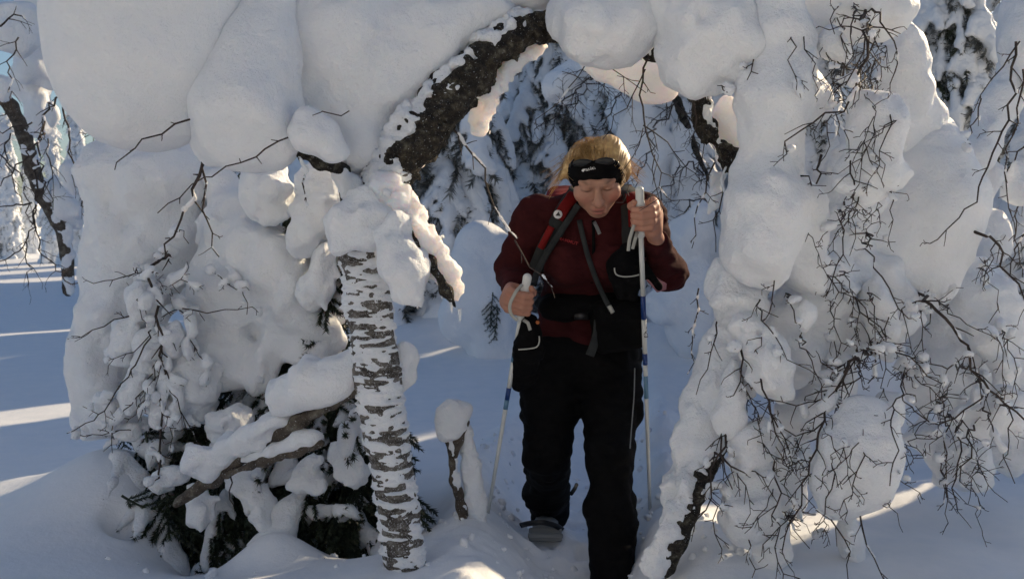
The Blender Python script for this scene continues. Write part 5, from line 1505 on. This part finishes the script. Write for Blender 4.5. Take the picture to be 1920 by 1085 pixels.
# backpack
pack = thing('backpack', 'red and grey backpack on the back of the hiker, straps over both shoulders', 'backpack', U(1105, 560, 3.46))
pk = Solid(0.04)
pk.box(U(1105, 480, 3.47), (0.115, 0.06, 0.19), (math.radians(14), 0, 0), 0.04)
pk.box(U(1105, 530, 3.58), (0.09, 0.03, 0.09), (math.radians(14), 0, 0), 0.03)
pk.post.append(wrinkle(0.006, 0.1, 0.005, 0.06, 60))
V, Q = pk.mesh(0.009, 0.012)
link('pack_bag', np_mesh('pack_bag', V, Q, REDF), pack)
s1 = [(1083, 362), (1066, 385), (1048, 415), (1034, 445), (1020, 475), (1008, 505)]
ribbon(np.vstack([U(1083, 356, 3.30), lay(s1, jk, 0.006)]), 0.060, 0.006, 'shoulder_strap', STRAPG, pack)
ribbon(np.vstack([U(1079, 358, 3.29), lay([(1076, 366), (1061, 385), (1046, 410)], jk, 0.014)]), [0.040] * 16 + [0.036] * 8, 0.006, 'strap_panel', REDF, pack, label='red panel of the strap')
ribbon(lay([(1034, 425), (1024, 445), (1014, 465)], jk, 0.014), 0.022, 0.005, 'strap_panel', REDF, pack, n=8, label='narrow red lower panel')
ribbon(lay([(1084, 385), (1064, 415), (1044, 445), (1022, 480), (1006, 512), (1000, 535)], jk, 0.018), 0.020, 0.005, 'strap_edge', STRAPG, pack)
s2 = [(1176, 362), (1183, 390), (1186, 425), (1184, 460), (1180, 500)]
ribbon(np.vstack([U(1166, 350, 3.30), lay(s2, jk, 0.006)]), 0.066, 0.006, 'shoulder_strap', STRAPG, pack)
ribbon(np.vstack([U(1172, 352, 3.28), lay([(1186, 368), (1190, 390), (1191, 425)], jk, 0.014)]), 0.042, 0.006, 'strap_panel', REDF, pack, label='red panel of the strap')
mb = MB()
c0 = U(1046, 402, surf(1046, 402, jk, 0.026) or 3.1)
mb.tube([c0, c0 + np.array((0, -0.003, 0.0005))], 0.0135, 20)
bd = mb.build('strap_badge', LOGO, pack)
mb = MB()
c1 = c0 + np.array((0, -0.0045, 0.001))
mb.add([c1 + np.array((-0.008, 0, -0.005)), c1 + np.array((0.008, 0, -0.006)), c1 + np.array((0.002, 0, 0.008))], [(0, 1, 2)])
mb.build('badge_mark', DARKP, bd)
wb = Solid(0.03)
wb.E(U(1098, 566, 3.30), (0.168, 0.150, 0.052))
wb.E(U(1060, 575, 3.20), (0.09, 0.062, 0.048))
wb.E(U(1140, 570, 3.20), (0.09, 0.062, 0.050))
wb.post.append(wrinkle(0.004, 0.06, 0.005, 0.04, 61))
V, Q = wb.mesh(0.007, 0.01)
link('hip_belt', np_mesh('hip_belt', V, Q, BLACK), pack)
mb = MB()
mb.box(U(1090, 592, (surf(1090, 592, wb, 0.0) or 3.1) - 0.006), (0.022, 0.006, 0.011))
mb.build('buckle', GREYP if False else DARKP, pack)
ribbon([U(1122, 600, 3.12), U(1120, 625, 3.12), U(1113, 648, 3.12), U(1106, 666, 3.13)], 0.028, 0.002, 'loose_strap', STRAPG, pack)

# pouch on a long strap
pouch = thing('camera_pouch', 'black camera pouch at the left hip on a thin grey shoulder strap', 'bag', U(1165, 655, 3.12))
po = Solid(0.02)
po.box(U(1158, 608, 3.17), (0.060, 0.035, 0.060), (0, math.radians(-6), math.radians(8)), 0.02)
po.box(U(1160, 580, 3.15), (0.058, 0.036, 0.018), (0, math.radians(-6), math.radians(8)), 0.016)
po.post.append(wrinkle(0.003, 0.06, 0.002, 0.03, 62))
V, Q = po.mesh(0.006, 0.005)
link('bag_body', np_mesh('bag_body', V, Q, BLACK), pouch)
ribbon(np.vstack([lay([(1086, 412), (1092, 440), (1102, 480), (1116, 520)], jk, 0.012), U(1132, 556, 3.08), U(1146, 582, 3.07)]), 0.016, 0.003, 'bag_strap', STRAPG, pouch)
mb = MB()
mb.tube([U(1142, 573, 3.06), U(1149, 586, 3.06)], 0.007, 8)
mb.build('strap_clip', LIGHTW, pouch)

# gloves hanging from the pole straps
def glove(name, label, parts, piping, clip=None):
    t = thing(name, label, 'glove', parts[0][0], 'black gloves hanging at the poles')
    g = Solid(0.02)
    for p in parts:
        if len(p) == 3:
            g.C(p[0], p[1], p[2])
        else:
            g.C(*p)
    g.post.append(wrinkle(0.003, 0.05, 0.003, 0.03, 63))
    V, Q = g.mesh(0.005, 0.006)
    link('glove_shell', np_mesh('glove_shell', V, Q, BLACK), t)
    ribbon(piping, 0.004, 0.002, 'piping', LIGHTW, t, n=14)
    if clip is not None:
        mb = MB()
        mb.tube([clip, clip + np.array((0, -0.006, 0))], 0.006, 8)
        mb.build('snap', new_mat('orange_plastic', 0.5, (0.35, 0.10, 0.02))[0], t)
d = 3.055
glove('hanging_glove', 'black glove dangling below the raised hand in front of the chest',
      [(U(1178, 470, d), U(1168, 500, d), 0.030, 0.048), (U(1168, 500, d), U(1190, 508, d), 0.046, 0.040), (U(1200, 490, d), U(1236, 538, d), 0.012, 0.010), (U(1160, 520, d), U(1165, 550, d), 0.03, 0.02), (U(1185, 520, d), U(1188, 555, d), 0.026, 0.016)],
      [U(1152, 502, d - 0.055), U(1153, 515, d - 0.055), U(1168, 519, d - 0.056), U(1186, 518, d - 0.052), U(1198, 515, d - 0.044)])
d = 3.02
glove('hanging_glove', 'black glove dangling below the lowered hand beside the hip',
      [(U(993, 605, d), U(992, 650, d), 0.030, 0.046), (U(992, 650, d), U(980, 700, d + 0.05), 0.046, 0.040), (U(980, 700, d + 0.05), U(972, 722, d + 0.07), 0.036, 0.02), (U(1000, 690, d + 0.05), U(998, 715, d + 0.07), 0.024, 0.016)],
      [U(972, 655, d - 0.046), U(990, 654, d - 0.052), U(1008, 651, d - 0.048), U(1012, 640, d - 0.042), U(1011, 630, d - 0.038)], U(1008, 604, d - 0.03))

# ski poles
def ski_pole(label, pole, segs, grip, text=None, loop=None):
    t = thing('ski_pole', label, 'ski pole', pole[1], 'ski poles of the hiker')
    for (y0, y1, r, mat, nm) in segs:
        mb = MB()
        a, b = on(pole, y0), on(pole, y1)
        mb.tube([a, b], [r[0], r[1]], 12)
        mb.build(nm, mat, t)
    g = Solid(0.008)
    ax = (pole[0] - pole[1]) / np.linalg.norm(pole[0] - pole[1])
    for p in grip:
        g.C(on(pole, p[0]), on(pole, p[1]), p[2], p[3])
    V, Q = g.mesh(0.003, 0.002)
    link('grip', np_mesh('grip', V, Q, WHITEP), t)
    if loop:
        for lp in loop:
            ribbon(lp, 0.010, 0.0015, 'hand_strap', LIGHTW, t, n=18)
    return t
pl = ski_pole('white and blue ski pole held upright in the raised hand', POLE_L,
              [(425, 535, (0.0078, 0.0075), WHITEP, 'shaft'), (535, 577, (0.0080, 0.0080), BLUEP, 'band'), (577, 640, (0.0075, 0.0074), WHITEP, 'shaft'), (640, 661, (0.0077, 0.0077), BLUEP, 'band'), (661, 682, (0.0072, 0.0072), WHITEP, 'shaft'),
               (682, 725, (0.0072, 0.0071), PALEB, 'band'), (725, 985, (0.0070, 0.0053), WHITEP, 'shaft')],
              [(356, 380, 0.0125, 0.0125), (380, 430, 0.0135, 0.0120)], loop=[
                  [on(POLE_L, 405) + np.array((-0.015, -0.012, 0)), U(1186, 430, 2.93), U(1180, 450, 2.95), U(1178, 470, 2.97)], [on(POLE_L, 425) + np.array((-0.012, -0.01, 0)), U(1192, 445, 2.94), U(1186, 466, 2.97)]])
dt = float(on(POLE_L, 605)[1]) - 0.0105
text_on('EXCITE', 1215, 632, 1210.5, 594, 7, dt, 0, DARKP, 'pole_lettering', pl, 0.01)
ski_pole('white and blue ski pole slanting down from the lowered hand', POLE_R,
         [(575, 652, (0.0078, 0.0075), WHITEP, 'shaft'), (652, 672, (0.0078, 0.0078), PALEB, 'band'), (672, 720, (0.0074, 0.0072), WHITEP, 'shaft'), (720, 742, (0.0075, 0.0074), BLUEP, 'band'), (742, 760, (0.0072, 0.0071), PALEB, 'band'), (760, 965, (0.0070, 0.0051), WHITEP, 'shaft')],
         [(520, 545, 0.0135, 0.0125), (545, 590, 0.0135, 0.0120)], loop=[
             [on(POLE_R, 532) + np.array((-0.012, -0.012, 0)), U(968, 545, 2.94), U(955, 570, 2.935), U(956, 588, 2.94), U(970, 600, 2.95)], [on(POLE_R, 595) + np.array((0.01, -0.012, 0)), U(990, 605, 2.95), U(994, 618, 2.98)]])

# snowshoe of the trailing foot
ss = thing('snowshoe', 'grey snowshoe strapped to the trailing boot, half sunk in snow', 'snowshoe', toe + np.array((0, 0.05, -0.05)))
dk = Solid(0.01)
dk.box(toe + np.array((0.002, 0.06, -0.040)), (0.052, 0.16, 0.004), (math.radians(-16), 0, 0), 0.006)
V, Q = dk.mesh(0.004, 0.002)
link('deck', np_mesh('deck', V, Q, GREYP), ss)
dk = Solid(0.01)
dk.box(toe + np.array((0.002, -0.075, 0.003)), (0.050, 0.004, 0.018), (math.radians(-30), 0, 0), 0.005)
V, Q = dk.mesh(0.004, 0.002)
link('toe_plate', np_mesh('toe_plate', V, Q, GREYP), ss)
ribbon([U(977, 984, 3.30), U(988, 981, 3.27), U(1015, 978, 3.255), U(1040, 983, 3.27), U(1054, 992, 3.30)], 0.018, 0.004, 'toe_strap', DARKP, ss, n=20)
mb = MB()
mb.tube([U(1071, 925, 3.42), U(1078, 915, 3.46), U(1081, 908, 3.5)], 0.007, 8)
mb.build('heel_strap', STRAPG, ss)

# crumbs and lumps of snow dropped along the track
rng = np.random.default_rng(31)
mb = MB()
ico = bmesh.new()
bmesh.ops.create_icosphere(ico, subdivisions=2, radius=1)
IV = np.array([v.co[:] for v in ico.verts])
IF = np.array([[v.index for v in f.verts] for f in ico.faces])
ico.free()
for i in range(230):
    if i < 200:
        y = rng.uniform(2.6, 4.6)
        x = float(path_x(np.array([y]))[0]) + rng.choice((-1, 1)) * abs(rng.normal(0.26, 0.10))
    else:
        x, y = rng.uniform(-1.3, 0.2), rng.uniform(2.65, 3.3)
    r = abs(rng.normal(0.0, 0.0075)) + 0.0025
    n = 1 + 0.5 * vnoise(IV * 1.9 + i * 7.3, 3)[:, None]
    mb.add(IV * n * r * rng.uniform(0.6, 1.2, 3) + np.array((x, y, gz(x, y) + r * 0.25)), IF)
fs = mb.build('fallen_snow', SNOW_GROUND)
tag(fs, 'loose crumbs of snow scattered along the trodden track', 'snow crumbs', None, 'stuff')
